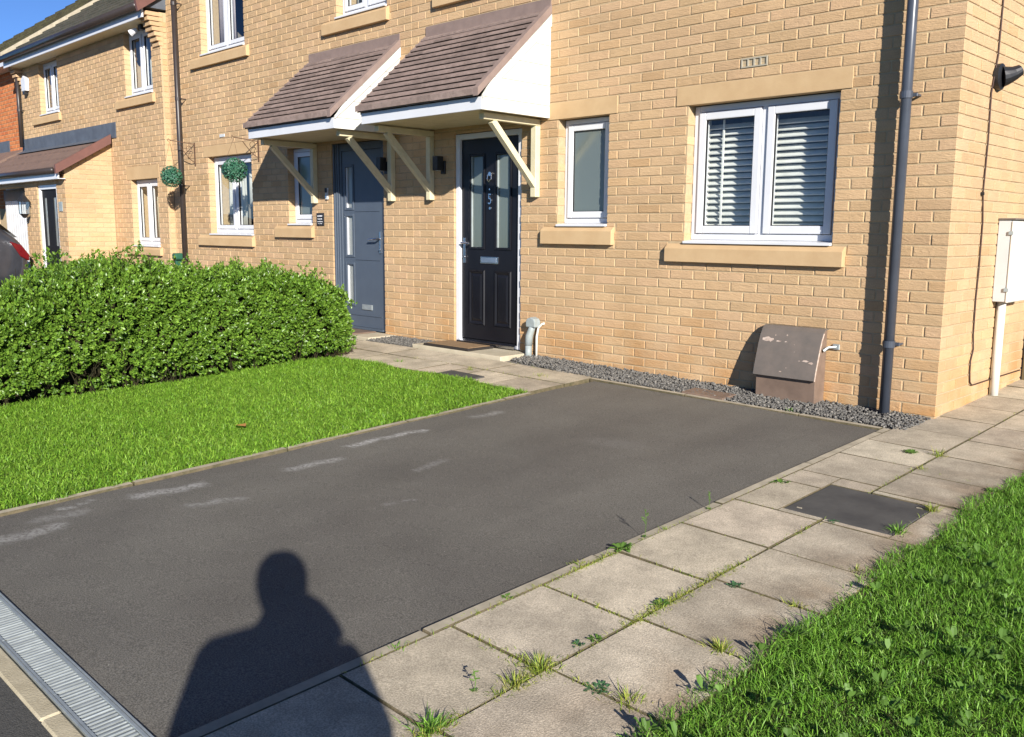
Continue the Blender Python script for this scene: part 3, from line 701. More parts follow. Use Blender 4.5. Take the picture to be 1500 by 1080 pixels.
# windows of the middle house
window(h1, *O1[1], 0., 1, g=g_frost, stone=True, fr=.04, sash=.055); b = MB(); b.box(-8.1, -7.0, .62, .66, .9, 2.3); b.build('room_wall', m_room, h1)
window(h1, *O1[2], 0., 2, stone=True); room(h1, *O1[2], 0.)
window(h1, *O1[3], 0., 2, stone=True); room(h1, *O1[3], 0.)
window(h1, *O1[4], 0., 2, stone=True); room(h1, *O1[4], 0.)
curtain(-9.80, -9.30, 1.08, 2.05, .26, 'pale curtain in the ground floor window beside the dark grey door, nearer the downpipe', 6, m=m_curt)
curtain(-9.25, -8.75, 1.42, 2.05, .26, 'short pale blind in the ground floor window behind the topiary ball', 5, m=m_curt, cat='blind', name='blind')
curtain(-9.86, -9.40, 3.47, 4.45, .24, 'lilac blind closed in the upstairs window above the two topiary balls', 2, amp=.006, m=m_lilac, cat='blind', name='blind')
curtain(-9.15, -8.80, 3.47, 4.45, .26, 'white curtain drawn to one side of the upstairs window above the topiary balls', 5, m=m_curt)
curtain(-6.70, -6.22, 3.47, 4.45, .26, 'white curtain in the upstairs window above the grey door canopy', 6, m=m_curt)
curtain(-4.80, -4.40, 3.47, 4.45, .26, 'white curtain in the upstairs window above the black door canopy', 6, m=m_curt)
b = MB()

# ---- black door
def door_black(h, x0, x1, z0, z1, y=0.):
    d = thing_part('front_door', h, ((x0+x1)/2, y, z0), 'black panelled front door with two tall glass panes in a white frame')
    f = MB(); w = .058; yf = y+.022
    f.box(x0+.003, x0+w, yf, yf+.07, z0, z1-.004); f.box(x1-w, x1-.003, yf, yf+.07, z0, z1-.004); f.box(x0+w, x1-w, yf+.001, yf+.069, z1-w, z1-.004)
    f.build('door_frame', m_upvc, d, bevel=.004)
    a, b_, c0, c1 = x0+w+.004, x1-w-.004, z0+.052, z1-w-.004; yl = yf+.03
    t = MB(); t.prism([(y-.02, z0+.005), (y-.02, z0+.03), (yl+.02, z0+.05), (yl+.02, z0+.005)], x0+w, x1-w, 'x'); t.build('threshold', m_chrome, d)
    cx = (a+b_)/2; pw = .10
    holes = []
    for s in (-1, 1):
        px_ = cx+s*.183
        holes.append((px_-.095, px_+.095, .955, 1.84))
    leaf = MB(); backing(leaf, Wfront(yl), a, b_, c0, c1, holes, .044, gap=0, grow=0)
    leaf.build('door_leaf', m_black, d)
    for q in holes:
        p = MB(); p.box(q[0], q[1], yl+.016, yl+.022, q[2], q[3]); p.build('glass_pane', g_door, d)
        p = MB(); p.box(q[0]+.006, q[0]+.020, yl+.002, yl+.0155, q[2]+.004, q[3]-.004); p.build('painted_sun_bead', m_duct, d)  # pale colour paints the sunlit inner edge, on one side of the pane
        mo = MB(); e = .018
        for X0, X1, Z0, Z1 in ((q[0]-e, q[0]+.006, q[2]-e, q[3]+e), (q[1]-.006, q[1]+e, q[2]-e, q[3]+e), (q[0]+.006, q[1]-.006, q[3]-.006, q[3]+e), (q[0]+.006, q[1]-.006, q[2]-e, q[2]+.006)):
            mo.box(X0, X1, yl-.011, yl-.0005, Z0, Z1)
        mo.build('moulding', m_black, d, bevel=.005)
    for s in (-1, 1):
        X = cx+s*.183; Z0, Z1 = .19, .735; mo = MB()
        def ring(i0, i1, y0_, y1_):
            V = []
            for (i, yy) in ((i0, y0_), (i1, y1_)):
                V += [(X-.115+i, yy, Z0+i), (X+.115-i, yy, Z0+i), (X+.115-i, yy, Z1-i), (X-.115+i, yy, Z1-i)]
            mo.add(V, [(0,1,5,4),(1,2,6,5),(2,3,7,6),(3,0,4,7)])
        ring(0, .008, yl-.0005, yl-.012); ring(.008, .020, yl-.012, yl-.010); ring(.020, .034, yl-.010, yl-.001); ring(.040, .062, yl-.001, yl-.010)
        mo.add([(X-.053, yl-.010, Z0+.062), (X+.053, yl-.010, Z0+.062), (X+.053, yl-.010, Z1-.062), (X-.053, yl-.010, Z1-.062)], [(0,1,2,3)])
        mo.build('door_panel', m_black, d)
    lb = MB(); lb.box(cx-.125, cx+.125, yl-.012, yl-.001, .80, .87); lb.build('letterbox', m_chrome, d, bevel=.004)
    lb = MB(); lb.box(cx-.105, cx+.105, yl-.018, yl-.0125, .812, .858); lb.build('letterbox_flap', m_silver, d, bevel=.003)
    hn = MB(); hx = a+.045; hn.box(hx-.017, hx+.017, yl-.012, yl, .80, 1.05); hn.tube([(hx, yl-.01, 1.0), (hx, yl-.055, 1.0), (hx+.03, yl-.058, 1.0), (hx+.12, yl-.055, .995)], .010, 8)
    hn.tube([(hx, yl-.012, .86), (hx, yl-.024, .86)], .012, 10); hn.build('handle', m_chrome, d, bevel=.002)
    # knocker, numeral and spyhole on the centre muntin
    kn = MB(); kn.tube([(cx+.012, yl-.001, 1.66), (cx+.012, yl-.02, 1.66)], .02, 12)
    kn.tube([(cx+.012-.022, yl-.02, 1.655), (cx-.016, yl-.024, 1.61), (cx+.012, yl-.026, 1.585), (cx+.040, yl-.024, 1.61), (cx+.034, yl-.02, 1.655)], .006, 8)
    kn.build('knocker', m_chrome, d); kn = MB(); kn.tube([(cx+.004, yl-.001, 1.515), (cx+.004, yl-.012, 1.515)], .009, 10); kn.build('door_stud', m_chrome, d)
    cu_ = bpy.data.curves.new('numeral', 'FONT'); cu_.body = '5'; cu_.size = .145; cu_.extrude = .003; cu_.align_x = 'CENTER'
    tmp = bpy.data.objects.new('tmp', cu_); COL.objects.link(tmp); bpy.context.view_layer.update()
    me = bpy.data.meshes.new_from_object(tmp.evaluated_get(bpy.context.evaluated_depsgraph_get())); bpy.data.objects.remove(tmp); me.materials.clear(); me.materials.append(m_chrome)
    no = bpy.data.objects.new('door_number', me); COL.objects.link(no); no.parent = d
    Ln = np.array((cx+.002, yl-.006, 1.375)); ORG[no.name] = Ln; no.location = (Ln-ORG[d.name]).tolist(); no.rotation_euler = (PI/2, 0, 0); no.scale = (.8, 1, 1)
    sp = MB(); sp.tube([(cx+.004, yl-.001, 1.335), (cx+.004, yl-.008, 1.335)], .013, 14); sp.build('spyhole', m_chrome, d)
    bk = MB(); bk.box(a, b_, yl+.050, yl+.056, c0, c1); bk.build('door_back', m_room, d)
door_black(h0, -4.757, -3.825, -.005, 2.06)
# ---- grey door
def door_grey(h, x0, x1, z0, z1):
    d = thing_part('front_door', h, ((x0+x1)/2, 0, z0), 'dark grey front door with three small panes beside a long stepped frame')
    f = MB(); w = .125; 
    for k, (wa, yy) in enumerate(((.030, .012), (.058, .026), (.090, .034), (.125, .046))):
        lo = (0, .030, .058, .090)[k]
        f.box(x0+.003+lo*.98, x0+wa, yy, .11, z0, z1-.003); f.box(x1-wa*.7, x1-.003-lo*.7, yy, .11, z0, z1-.003)
    f.box(x0+.125, x1-.0875, .046, .11, z1-.085, z1-.003)
    f.build('door_frame', m_grey, d, bevel=.005)
    a, b_, c0, c1 = x0+.129, x1-.0915, z0+.03, z1-.089; yl = .056
    t = MB(); t.box(x0+.125, x1-.0875, .03, .10, z0+.002, z0+.028); t.build('threshold', m_grey, d)
    px0, px1 = -6.690, -6.555
    holes = [(px0, px1, 1.365, 1.825), (px0, px1, .83, 1.275), (px0, px1, .27, .725)]
    leaf = MB(); backing(leaf, Wfront(yl), a, b_, c0, c1, holes, .05, gap=0, grow=0); leaf.build('door_leaf', m_grey, d)
    for q in holes:
        p = MB(); p.box(q[0], q[1], yl+.018, yl+.024, q[2], q[3]); p.build('glass_pane', g_doorw, d)
        mo = MB(); e = .024
        for X0, X1, Z0, Z1 in ((q[0]-e, q[0]+.004, q[2]-e, q[3]+e), (q[1]-.004, q[1]+e, q[2]-e, q[3]+e), (q[0]+.004, q[1]-.004, q[3]-.004, q[3]+e), (q[0]+.004, q[1]-.004, q[2]-e, q[2]+.004)):
            mo.box(X0, X1, yl-.010, yl-.0005, Z0, Z1)
        mo.build('moulding', m_grey, d, bevel=.004)
    for z in (1.32, .775): gr = MB(); gr.box(px1+.03, b_-.06, yl-.0015, yl-.0003, z, z+.004); gr.build('groove', m_black, d)
    gr = MB(); gr.box(a+.03, b_-.03, yl-.008, yl-.0005, z0+.16, z0+.172); gr.build('weather_bar', m_grey, d)
    for q in holes: gr = MB(); gr.box(q[0]+.005, q[0]+.022, yl+.002, yl+.016, q[2]+.004, q[3]-.004); gr.build('painted_sun_bead', m_upvc, d)  # pale strip painting sunlight along one edge of each pane
    lb = MB(); lb.box(-6.40, -6.21, yl-.012, yl-.0005, .215, .275); lb.build('letterbox', m_galv, d, bevel=.003)
    hn = MB(); hx = b_-.045; hn.box(hx-.016, hx+.016, yl-.012, yl-.0005, .86, 1.10); hn.tube([(hx, yl-.01, 1.02), (hx, yl-.06, 1.02), (hx-.04, yl-.062, 1.02), (hx-.15, yl-.055, 1.012)], .011, 8); hn.tube([(hx, yl-.012, .90), (hx, yl-.022, .90)], .013, 10)
    hn.build('handle', m_chrome, d, bevel=.002)
    bk = MB(); bk.box(a, b_, yl+.054, yl+.06, c0, c1); bk.build('door_back', m_room, d)
door_grey(h1, -6.885, -5.91, -.015, 2.09)

# ---- door canopies
def canopy(h, x0, x1, brackets, label):
    c = thing_part('door_canopy', h, ((x0+x1)/2, 0, 2.1), label)
    D = .83; zb = 2.112; zt = 3.03; ze = 2.245; ye = -D-.045; sl = (zt-ze)/(-ye)   # slope of the tiles
    n = 13; xb = x1-.055
    for i in range(n):
        t0 = i/n; t1 = (i+1)/n+.012
        ya, yb = ye*(1-t0)-.012, ye*(1-t1); za, zb_ = ze+(zt-ze)*t0+.031, ze+(zt-ze)*t1+.002
        th = .017 if i else .050
        nt_ = 6; w = (xb-x0)/nt_
        for j in range(nt_):
            xa, xc = x0+j*w+.0008, x0+(j+1)*w-.0008; dz = random.uniform(-.0015, .0015)
            b = MB(); b.add([(xa,ya,za-th+dz),(xc,ya,za-th+dz),(xc,ya,za+dz),(xa,ya,za+dz),(xa,yb,zb_-th),(xc,yb,zb_-th),(xc,yb,zb_),(xa,yb,zb_)],
                  [(0,1,2,3),(3,2,6,7),(0,3,7,4),(1,5,6,2),(4,7,6,5),(0,4,5,1)]); b.build('tile', m_tile, c)
    b = MB(); b.add([(x0, -.012, zt-.005), (xb+.05, -.012, zt-.005), (xb+.05, -.012, zt+.10), (x0, -.012, zt+.10), (x0, -.004, zt-.005), (xb+.05, -.004, zt-.005), (xb+.05, -.001, zt+.10), (x0, -.001, zt+.10),
                     (x0, -.12, zt-.005-.12*sl+.032), (xb, -.12, zt-.005-.12*sl+.032)], [(0,1,2,3), (8,9,1,0), (3,2,6,7), (0,3,7,4), (1,5,6,2)]); b.build('top_flashing', m_ridge, c)
    dk = MB(); dk.prism([(ye+.01, ze-.028), (ye+.01, ze-.002), (-.005, zt-.002), (-.005, zt-.03)], x0+.004, xb-.001, 'x'); dk.build('roof_deck', m_ridge, c)
    # verge trim
    v = MB(); e = .05
    v.prism([(ye-.012, ze-.03), (ye-.012, ze+.035), (0-.004, zt+.045), (0-.004, zt-.03)], xb+.001, x1+.004, 'x'); v.build('verge_trim', m_ridge, c)
    v = MB(); v.prism([(ye-.0, ze-.02), (ye-.0, ze+.02), (-.004, zt+.02), (-.004, zt-.02)], x0-.012, x0-.001, 'x'); v.build('verge_trim', m_ridge, c)
    # fascia, soffit, cheeks
    f = MB(); f.box(x0+.02, x1-.012, -D-.002, -D+.022, zb, 2.215); f.build('fascia', m_upvc, c, bevel=.003)
    s = MB(); s.box(x0+.03, x1-.03, -D+.023, -.001, zb+.012, zb+.022); s.build('soffit', m_cream, c)
    for X, sg in ((x1-.010, 1), (x0+.020, -1)):
        # cladding boards cut to the slope
        for k in range(6):
            za = 2.215+(k-1)*.17 if k else zb; zc = 2.215+k*.17 if k else 2.215
            def yat(z): return max(-D, min(0, ye*(1-(z-ze)/(zt-ze))+.02)) if z > ze else -D
            za2, zc2 = za+(.0035 if k else 0), min(zc, zt-.06)
            if zc2 <= za2: continue
            prof = [(yat(za2), za2), (yat(zc2), zc2), (-.001, zc2), (-.001, za2)]
            if yat(zc2) > -.03: prof = [(yat(za2), za2), (-.001, min(zt-.03, zc2)), (-.001, za2)]
            b = MB(); b.prism(prof, X-.010*sg, X+.002*sg, 'x'); b.build('cladding_board', m_white, c)
        bb = MB(); bb.prism([(-D-.001, 2.20), (-D-.001, 2.232), (-.002, zt-.035), (-.002, zt-.135)], X+.003*sg, X+.015*sg, 'x'); bb.build('barge_board', m_white, c)
    for bx in brackets:
        br = thing_part('bracket', h, (bx, 0, 1.42)); w = .032
        p = MB(); p.cbox(bx-w, bx+w, -.062, -.001, 1.425, 2.052, .004); p.build('post', m_cream, br)
        p = MB(); p.cbox(bx-w, bx+w, -.70, -.001, 2.054, 2.110, .004); p.build('rail', m_cream, br)
        p = MB(); p.bar((bx, -.58, 2.052), (bx, -.045, 1.53), .055, .052, up=(1,0,0)); p.build('brace', m_cream, br)
canopy(h0, -5.165, -3.465, (-3.615, -5.085), 'brown tiled lean-to canopy with white cheeks over the black door')
canopy(h1, -7.285, -5.585, (-5.725, -7.205), 'brown tiled lean-to canopy with white cheeks over the dark grey door')

# ---- downpipes
def downpipe(h, x, z0, z1, y, m, clips, r=.034, label=None):
    d = thing_part('downpipe', h, (x, y, z0), label)
    b = MB(); b.tube([(x, y, z0), (x, y, z1)], r, 18); b.build('pipe', m, d, smooth=True)
    for z in clips:
        c = MB(); c.tube([(x, y, z-.022), (x, y, z+.022)], r+.006, 18); c.build('socket', m, d, smooth=False)
        c = MB(); c.cbox(x-.055, x+.060, y+r-.012, y+r+.004, z-.012, z+.012, .003); c.cbox(x+.048, x+.060, y+r, .0, z-.007, z+.007, .002); c.build('clip', m, d)
downpipe(h0, -.300, -.10, HT-.1, -.090, m_pipe, (.395, 2.00, 3.6))
downpipe(h1, -10.50, -.05, HT-.1, -.095, m_pipe2, (1.72, 2.92, 4.2))
# air brick
vb = thing_part('air_brick', h0, ((VENT[0]+VENT[1])/2, 0, VENT[2]))
b = MB(); x0, x1, z0, z1 = VENT; b.box(x0, x1, -.003, .01, z0, z0+.009); b.box(x0, x1, -.003, .01, z1-.009, z1)
for i in range(5): X = x0+(x1-x0-.012)*i/4; b.box(X, X+.012, -.0035, .0095, z0+.009, z1-.009)
b.build('grille', m_airb, vb)
b = MB(); b.box(x0+.012, x1-.012, .0035, .005, z0+.03, z0+.034); b.box(x0+.012, x1-.012, .0036, .0052, z0+.045, z0+.049); b.build('grille_bar', m_kerb, vb)
b = MB(); b.box(x0+.003, x1-.003, .0055, .0060, z0+.002, z1-.002); b.build('mesh', m_duct, vb)

# ================================================================== the house beyond (projects 0.1 m) with porch wing
Y2_ = -.10; W2_ = Wfront(Y2_); X2a, X2b = -17.05, -10.955; HT2 = 4.06
O2 = [(-12.22, -11.27, 3.085, 4.045), (-15.98, -15.05, 3.12, 4.045), (-12.22, -11.28, .835, 1.855)]
S2 = [(-12.55, -11.20, 2.945, 3.085), (-16.35, -14.98, 2.98, 3.12), (-12.42, -11.20, .71, .835)]
L2 = [(-12.36, -11.20, 1.855, 2.06)]
XW = -12.89; YW = -.85
cell = [(r, (.098 if d else .02), W2_, 'f2') for r, d in layout(X2a, X2b-.008, -3, 55, O2+S2+L2+[(X2a, XW, -.3, 2.0)], O2) if r[3] < HT2]
for k in range(-3, 54):                                      # return at the party corner, 0.1 m
    cell.append(((Y2_+.022, -.004, k*CH+J/2, (k+1)*CH-J/2), .006, Wside(X2b), 'r'))
WW = Wside(XW); WFW = Wfront(YW)
for k in range(-3, 34):                                      # wing side wall under the lean-to slope
    z0, z1 = k*CH+J/2, (k+1)*CH-J/2; s = YW+(.225 if k % 2 == 0 else .1125)
    while s < Y2_-.01:
        e = min(s+.215, Y2_-.002)
        top = 2.03+(s-YW)*.62
        if e-s > .02 and z1 < top+.02: cell.append(((s, e, z0, z1), .02, WW, 'w'))
        s += BL
OW = [(-14.15, -13.27, -.2, 1.80), (-16.95, -14.76, -.2, 1.80)]
for r, d in layout(X2a, XW, -3, 26, OW, OW):
    k = int(math.floor(r[2]/CH+.01)); corner = r[1] > XW-.02
    if corner: r = (r[0], XW, r[2], r[3])
    cell.append((r, ((.215 if k % 2 == 0 else .1025) if corner else (.098 if d else .02)), WFW, 'fw'))
emit_bricks(h2, [(area(c), *c) for c in cell], m_brick, 300)
mb = MB(); backing(mb, W2_, X2a, X2b-.006, -.3, HT2+.1, O2, .30)
mb.prism([(.21, -.3), (7.7, -.3), (7.7, HT2), (3.8, HT2+2.6), (.0, HT2+.105), (.21, HT2+.105)], X2b-.30, X2b-.006, 'x')
mb.prism([(.21, -.3), (7.7, -.3), (7.7, HT2), (3.8, HT2+2.6), (.0, HT2+.105), (.21, HT2+.105)], X2a, X2a+.28, 'x')
backing(mb, WFW, X2a, XW-.006, -.3, 1.95, OW, .22)
mb.prism([(YW+.2205, -.3), (Y2_, -.3), (Y2_, 2.48), (YW+.2205, 2.14)], XW-.2, XW-.006, 'x'); mb.prism([(YW+.2, 1.951), (YW+.22, 1.951), (YW+.22, 2.13), (YW+.006, 2.02), (YW+.006, 1.951)], XW-.2, XW-.006, 'x')
mb.build('wall', m_mortar, h2, loc=ORG[h2.name])
for q in L2: lintel(h2, *q, Y2_)
for q in S2: sill(h2, *q, Y2_)
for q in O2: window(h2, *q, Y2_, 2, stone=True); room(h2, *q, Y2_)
for (x0, x1, z0, z1), who, mm in (((-12.17,-11.80,3.12,4.02), 'white net curtain in the upstairs window nearest the middle downpipe, its left half', m_curt), ((-11.72,-11.32,3.12,4.02), 'white net curtain in the upstairs window nearest the middle downpipe, its right half', m_curt),
             ((-15.93,-15.1,3.15,4.02), 'pale net curtain in the upstairs window above the garage', m_curt), ((-12.17,-11.82,.88,1.82), 'cream curtain in the ground floor window behind the hedge, left of its mullion', m_curtb), ((-11.72,-11.33,.88,1.82), 'cream curtain in the ground floor window behind the hedge, right of its mullion', m_curtb)):
    curtain(x0, x1, z0, z1, Y2_+.27, who, 5, m=mm)
# corbelled kneeler stepping out below the eave
for i in range(7):
    z = 3.70+i*.066
    b = MB(); b.cbox(X2b-.22, X2b+.004, Y2_-.02-i*.030, Y2_+.05, z, z+.056, .003); b.build('corbel_brick', m_brick, h2)
    b = MB(); b.cbox(X2a-.004, X2a+.22, Y2_-.02-i*.030, Y2_+.05, z, z+.056, .003); b.build('corbel_brick', m_brick, h2)
b = MB(); b.box(X2a-.0, X2b+.0, Y2_-.25, Y2_-.225, HT2-.005, HT2+.13); b.build('fascia', m_upvc, h2)
b = MB(); b.box(X2a+.22, X2b-.22, Y2_-.224, Y2_+.0, HT2-.004, HT2+.008); b.build('soffit', m_cream, h2)
b = MB(); b.tube([(X2a-.05, Y2_-.31, HT2+.14), (X2b-.02, Y2_-.31, HT2+.14)], .055, 10); b.build('gutter', m_pipe2, h2, smooth=True)
roof(h2, X2a, X2b+.02, Y2_-.27, HT2+.20, .71, 4.9, m_rooft)
b = MB(); b.prism([(Y2_-.33, HT2+.05), (Y2_-.36, HT2+.20), (-.2+3.6, HT2+.20+3.86*.71), (-.2+3.6, HT2+.02+3.86*.71)], X2b+.021, X2b+.075, 'x'); b.build('verge_trim', m_verge, h2)
b = MB(); b.prism([(Y2_-.30, HT2+.16), (Y2_-.30, HT2+.27), (-.2+3.7, HT2+.27+3.86*.71), (-.2+3.7, HT2+.18+3.86*.71)], X2a-.07, X2a+.05, 'x'); b.build('verge_mortar', m_kerb, h2)
downpipe(h2, -16.92, 2.62, HT2+.05, Y2_-.07, m_pipe2, (3.3,))
# wing: flashing, lean-to roof, fascia
b = MB(); b.box(X2a-.02, -12.66, Y2_-.014, Y2_-.004, 2.53, 2.77); b.build('lead_flashing', m_flash, h2)
b = MB(); b.add([(X2a,-.11,2.56),(XW+.05,-.11,2.56),(XW+.05,-.26,2.485),(X2a,-.26,2.485)], [(0,1,2,3)]); b.build('lead_flashing', m_flash, h2)
lt = thing_part('lean_to_roof', h2, (-15, -.5, 2.1)); ye, ze, yt, zt = -1.0, 2.02, -.115, 2.53; n = 3
for i in range(n):
    t0, t1 = i/n, (i+1)/n+.03; x = X2a
    while x < XW:
        x1 = min(x+.40, XW+.06); b = MB()
        ya, yb = ye+(yt-ye)*t0, ye+(yt-ye)*min(1, t1); za, zb_ = ze+(zt-ze)*t0+.03, ze+(zt-ze)*min(1, t1)
        b.add([(x+.001,ya,za-.035),(x1-.001,ya,za-.035),(x1-.001,ya,za),(x+.001,ya,za),(x+.001,yb,zb_-.02),(x1-.001,yb,zb_-.02),(x1-.001,yb,zb_),(x+.001,yb,zb_)],
              [(0,1,2,3),(3,2,6,7),(0,3,7,4),(1,5,6,2),(4,7,6,5),(0,4,5,1)]); b.build('tile', m_porcht, lt); x += .40
b = MB(); b.prism([(ye-.01, ze-.09), (ye-.01, ze+.05), (yt-.03, zt+.055), (yt-.03, zt-.085)], XW+.062, XW+.115, 'x'); b.build('verge_trim', m_verge, h2)
b = MB(); b.box(X2a, XW+.05, -.965, -.94, 1.86, 2.0); b.box(X2a, XW+.05, -.939, YW, 1.86, 1.872); b.build('fascia', m_upvc, h2, bevel=.003)
b = MB(); b.tube([(X2a, -1.01, 1.99), (XW+.0, -1.01, 1.99)], .045, 10); b.build('gutter', m_pipe2, h2, smooth=True)
# porch door
pd = thing_part('front_door', h2, (-13.7, YW, 0), 'black front door with two slim glass panes in a white frame')
f = MB(); x0, x1 = -14.15, -13.27; f.box(x0+.003, x0+.07, YW+.02, YW+.09, -.05, 1.797); f.box(x1-.07, x1-.003, YW+.02, YW+.09, -.05, 1.797); f.box(x0+.07, x1-.07, YW+.021, YW+.089, 1.73, 1.797); f.build('door_frame', m_upvc, pd)
holes = [(-14.00, -13.88, .82, 1.60), (-13.58, -13.46, .82, 1.60)]; b = MB(); backing(b, Wfront(YW+.05), x0+.072, x1-.072, -.05, 1.728, holes, .04, 0, 0); b.build('door_leaf', m_blackm, pd)
for q in holes: b = MB(); b.box(q[0], q[1], YW+.062, YW+.068, q[2], q[3]); b.build('glass_pane', g_doorw, pd)
b = MB(); b.box(x0, x1, YW+.13, YW+.14, -.05, 1.79); b.build('door_back', m_room, pd)
# garage door, set back
gd = thing_part('garage_door', h2, (-15.85, YW+.35, 0)); yg = YW+.32
x = -16.93; 
while x < -14.78:
    b = MB(); b.cbox(x, min(x+.118, -14.765), yg, yg+.03, -.03, 1.60, .008); b.build('panel', m_garage, gd); x += .12
b = MB(); b.box(-16.95, -14.76, yg+.031, yg+.05, -.05, 1.95); b.build('backing_panel', m_garage, gd)
b = MB(); b.box(-16.95, -14.76, yg-.01, yg+.0305, 1.602, 1.80); b.build('painted_head_shade', m_box, gd)  # dark strip painting the lintel's shade across the top of the door

# ================================================================== orange brick house
X3a, X3b = -23.0, -17.2; W3 = Wfront(.10)
cell = [(r, .02, W3, 'f3') for r, d in layout(X3a, X3b, 20, 58, [], [])]
emit_bricks(h3, [(area(c), *c) for c in cell], m_red, 120)
mb = MB(); mb.box(X3a, X3b, .106, 7.5, -.3, 4.30); mb.build('wall', m_mortar, h3)
roof(h3, -22.1, X3b+.1, -.28, HT2+.30, .71, 4.9, m_mossr)
b = MB(); b.box(X3a, X3b-.02, -.20, -.18, HT2+.12, HT2+.25); b.box(X3a, X3b-.02, -.179, .09, HT2+.12, HT2+.13); b.build('fascia', m_upvc, h3)
b = MB(); b.box(-23, X3b-1.3, .085, .096, 2.62, 2.86); b.build('lead_flashing', m_flash, h3)
b = MB(); b.prism([(-.9, 2.05), (-.9, 2.09), (.08, 2.64), (.08, 2.58)], -23, X3b-.4, 'x'); b.build('lean_to_roof', m_porcht, h3)
# ================================================================== GRAVEL AND PLANTING
def ico():
    t = (1+5**.5)/2; V = np.array([(-1,t,0),(1,t,0),(-1,-t,0),(1,-t,0),(0,-1,t),(0,1,t),(0,-1,-t),(0,1,-t),(t,0,-1),(t,0,1),(-t,0,-1),(-t,0,1)], float); V /= np.linalg.norm(V[0])
    F = np.array([(0,11,5),(0,5,1),(0,1,7),(0,7,10),(0,10,11),(1,5,9),(5,11,4),(11,10,2),(10,7,6),(7,1,8),(3,9,4),(3,4,2),(3,2,6),(3,6,8),(3,8,9),(4,9,5),(2,4,11),(6,2,10),(8,6,7),(9,8,1)])
    return V, F
def gzv(x, y): return -.08+.036*y-.014*np.maximum(x, -3.6)
IV, IF = ico()
def gravel(name, X0, X1, Y0, Y1, n, loc, size=.009, rise=.0, test=None):
    x = rng.uniform(X0, X1, n); y = rng.uniform(Y0, Y1, n)
    if test is not None: k = test(x, y); x, y = x[k], y[k]; n = len(x)
    V = np.repeat(IV[None], n, 0)*rng.uniform(.6, 1.15, (n, 12, 1))
    V *= (size*rng.uniform(.6, 1.5, (n, 1, 1)))*rng.uniform(.6, 1.3, (n, 1, 3)); V[..., 2] *= .75
    z = gzv(x, y)+rng.uniform(-.018, .010, n)+rise
    V += np.stack([x, y, z], -1)[:, None]
    F = (IF[None]+12*np.arange(n)[:, None, None]).reshape(-1, 3)
    o = npmesh(name, V.reshape(-1, 3), F, m_grav, loc=loc); kind(o, 'stuff'); return o
gravel('gravel', -3.66, -.02, -.455, -.0, 15000, (-1.8, -.2, -.08), rise=.0, test=lambda x, y: (y > -.44-.0*x) & ~((x < -3.0) & (y < -.30-(x+3.66)*.14)) & (x < -.02))
gravel('gravel', -5.72, -4.95, -.40, 0, 3500, (-5.3, -.2, -.04), size=.008)
gravel('gravel', -10.4, -7.05, -.40, 0, 3000, (-8.5, -.2, -.04), size=.012)
sheet('gravel_bed', -10.4, -.0, -.47, .0, -.016, m_grav)

def frame(n, az, tilt):
    """unit vectors of n blades leaning by tilt towards az"""
    up = np.stack([np.cos(az)*np.sin(tilt), np.sin(az)*np.sin(tilt), np.cos(tilt)], -1)
    side = np.stack([-np.sin(az), np.cos(az), np.zeros(n)], -1); return up, side
def blades(name, x, y, z, h, w, m, parent=None, bend=.5, lean=.35, k='stuff', loc=(0,0,0), az=None):
    n = len(x); az = rng.uniform(0, 2*PI, n) if az is None else az; t0 = np.abs(rng.normal(0, lean, n)); t1 = t0+np.abs(rng.normal(bend, .25, n))
    B = np.stack([x, y, z], -1); u0, s = frame(n, az, t0); u1, _ = frame(n, az, t1); u2, _ = frame(n, az, t1+bend*.6)
    rot = rng.uniform(-.9, .9, n); s = s*np.cos(rot)[:, None]+np.cross(u0, s)*np.sin(rot)[:, None]
    hh = h[:, None]; ww = w[:, None]
    P1 = B+u0*hh*.45; P2 = P1+u1*hh*.35; P3 = P2+u2*hh*.25
    V = np.stack([B-s*ww*.4, B+s*ww*.4, P1-s*ww*.5, P1+s*ww*.5, P2-s*ww*.36, P2+s*ww*.36, P3], 1)
    T = np.array([(0,1,3),(0,3,2),(2,3,5),(2,5,4),(4,5,6)]); F = (T[None]+7*np.arange(n)[:, None, None]).reshape(-1, 3)
    o = npmesh(name, V.reshape(-1, 3), F, m, parent=parent, loc=loc)
    if k: kind(o, k)
    return o
def nz(x, y, s, seed=0):
    return (np.sin(x*s*1.7+y*s*.9+seed)+np.sin(y*s*2.1-x*s*1.3+1.7*seed)+np.sin((x+y)*s*.73+2.9*seed+np.sin(x*s*3)))/3
# lawn beside the side path (coarse, near)
def lawn_near():
    xs, ys = [], []
    for X0, X1, Y0, Y1, d in ((.70, 2.3, -4.7, -.9, 21000), (.72, 3.6, -6.9, 1.0, 4200), (.73, 7, -6.9, 6, 700)):
        n = int((X1-X0)*(Y1-Y0)*d); xs.append(rng.uniform(X0, X1, n)); ys.append(rng.uniform(Y0, Y1, n))
    x = np.concatenate(xs); y = np.concatenate(ys)
    e = .765+.025*nz(y*3, y, 2.3, 1)+.02*np.sin(y*5.1); k = x > e+rng.normal(0, .012, len(x)); x, y = x[k], y[k]
    hump = .9+.35*nz(x, y, 3.2, 2)
    h = rng.uniform(.026, .062, len(x))*hump; h = np.where(rng.random(len(x)) < .07, h*1.7, h); cl = nz(x, y, 9, 4)+.6*nz(x, y, 23, 1); h = h*np.clip(.85+.3*cl, .45, 1.35)
    w = rng.uniform(.0016, .0034, len(x))
    o = blades('lawn_grass', x, y, gzv(x, y)-.012, h, w, m_grass, bend=.65, lean=.42, loc=(1.5, -2.6, -.18))
    return o
lawn_near()
sheet('lawn_soil', .80, 8.5, -5.34, 8, -.010, m_turf, 16)
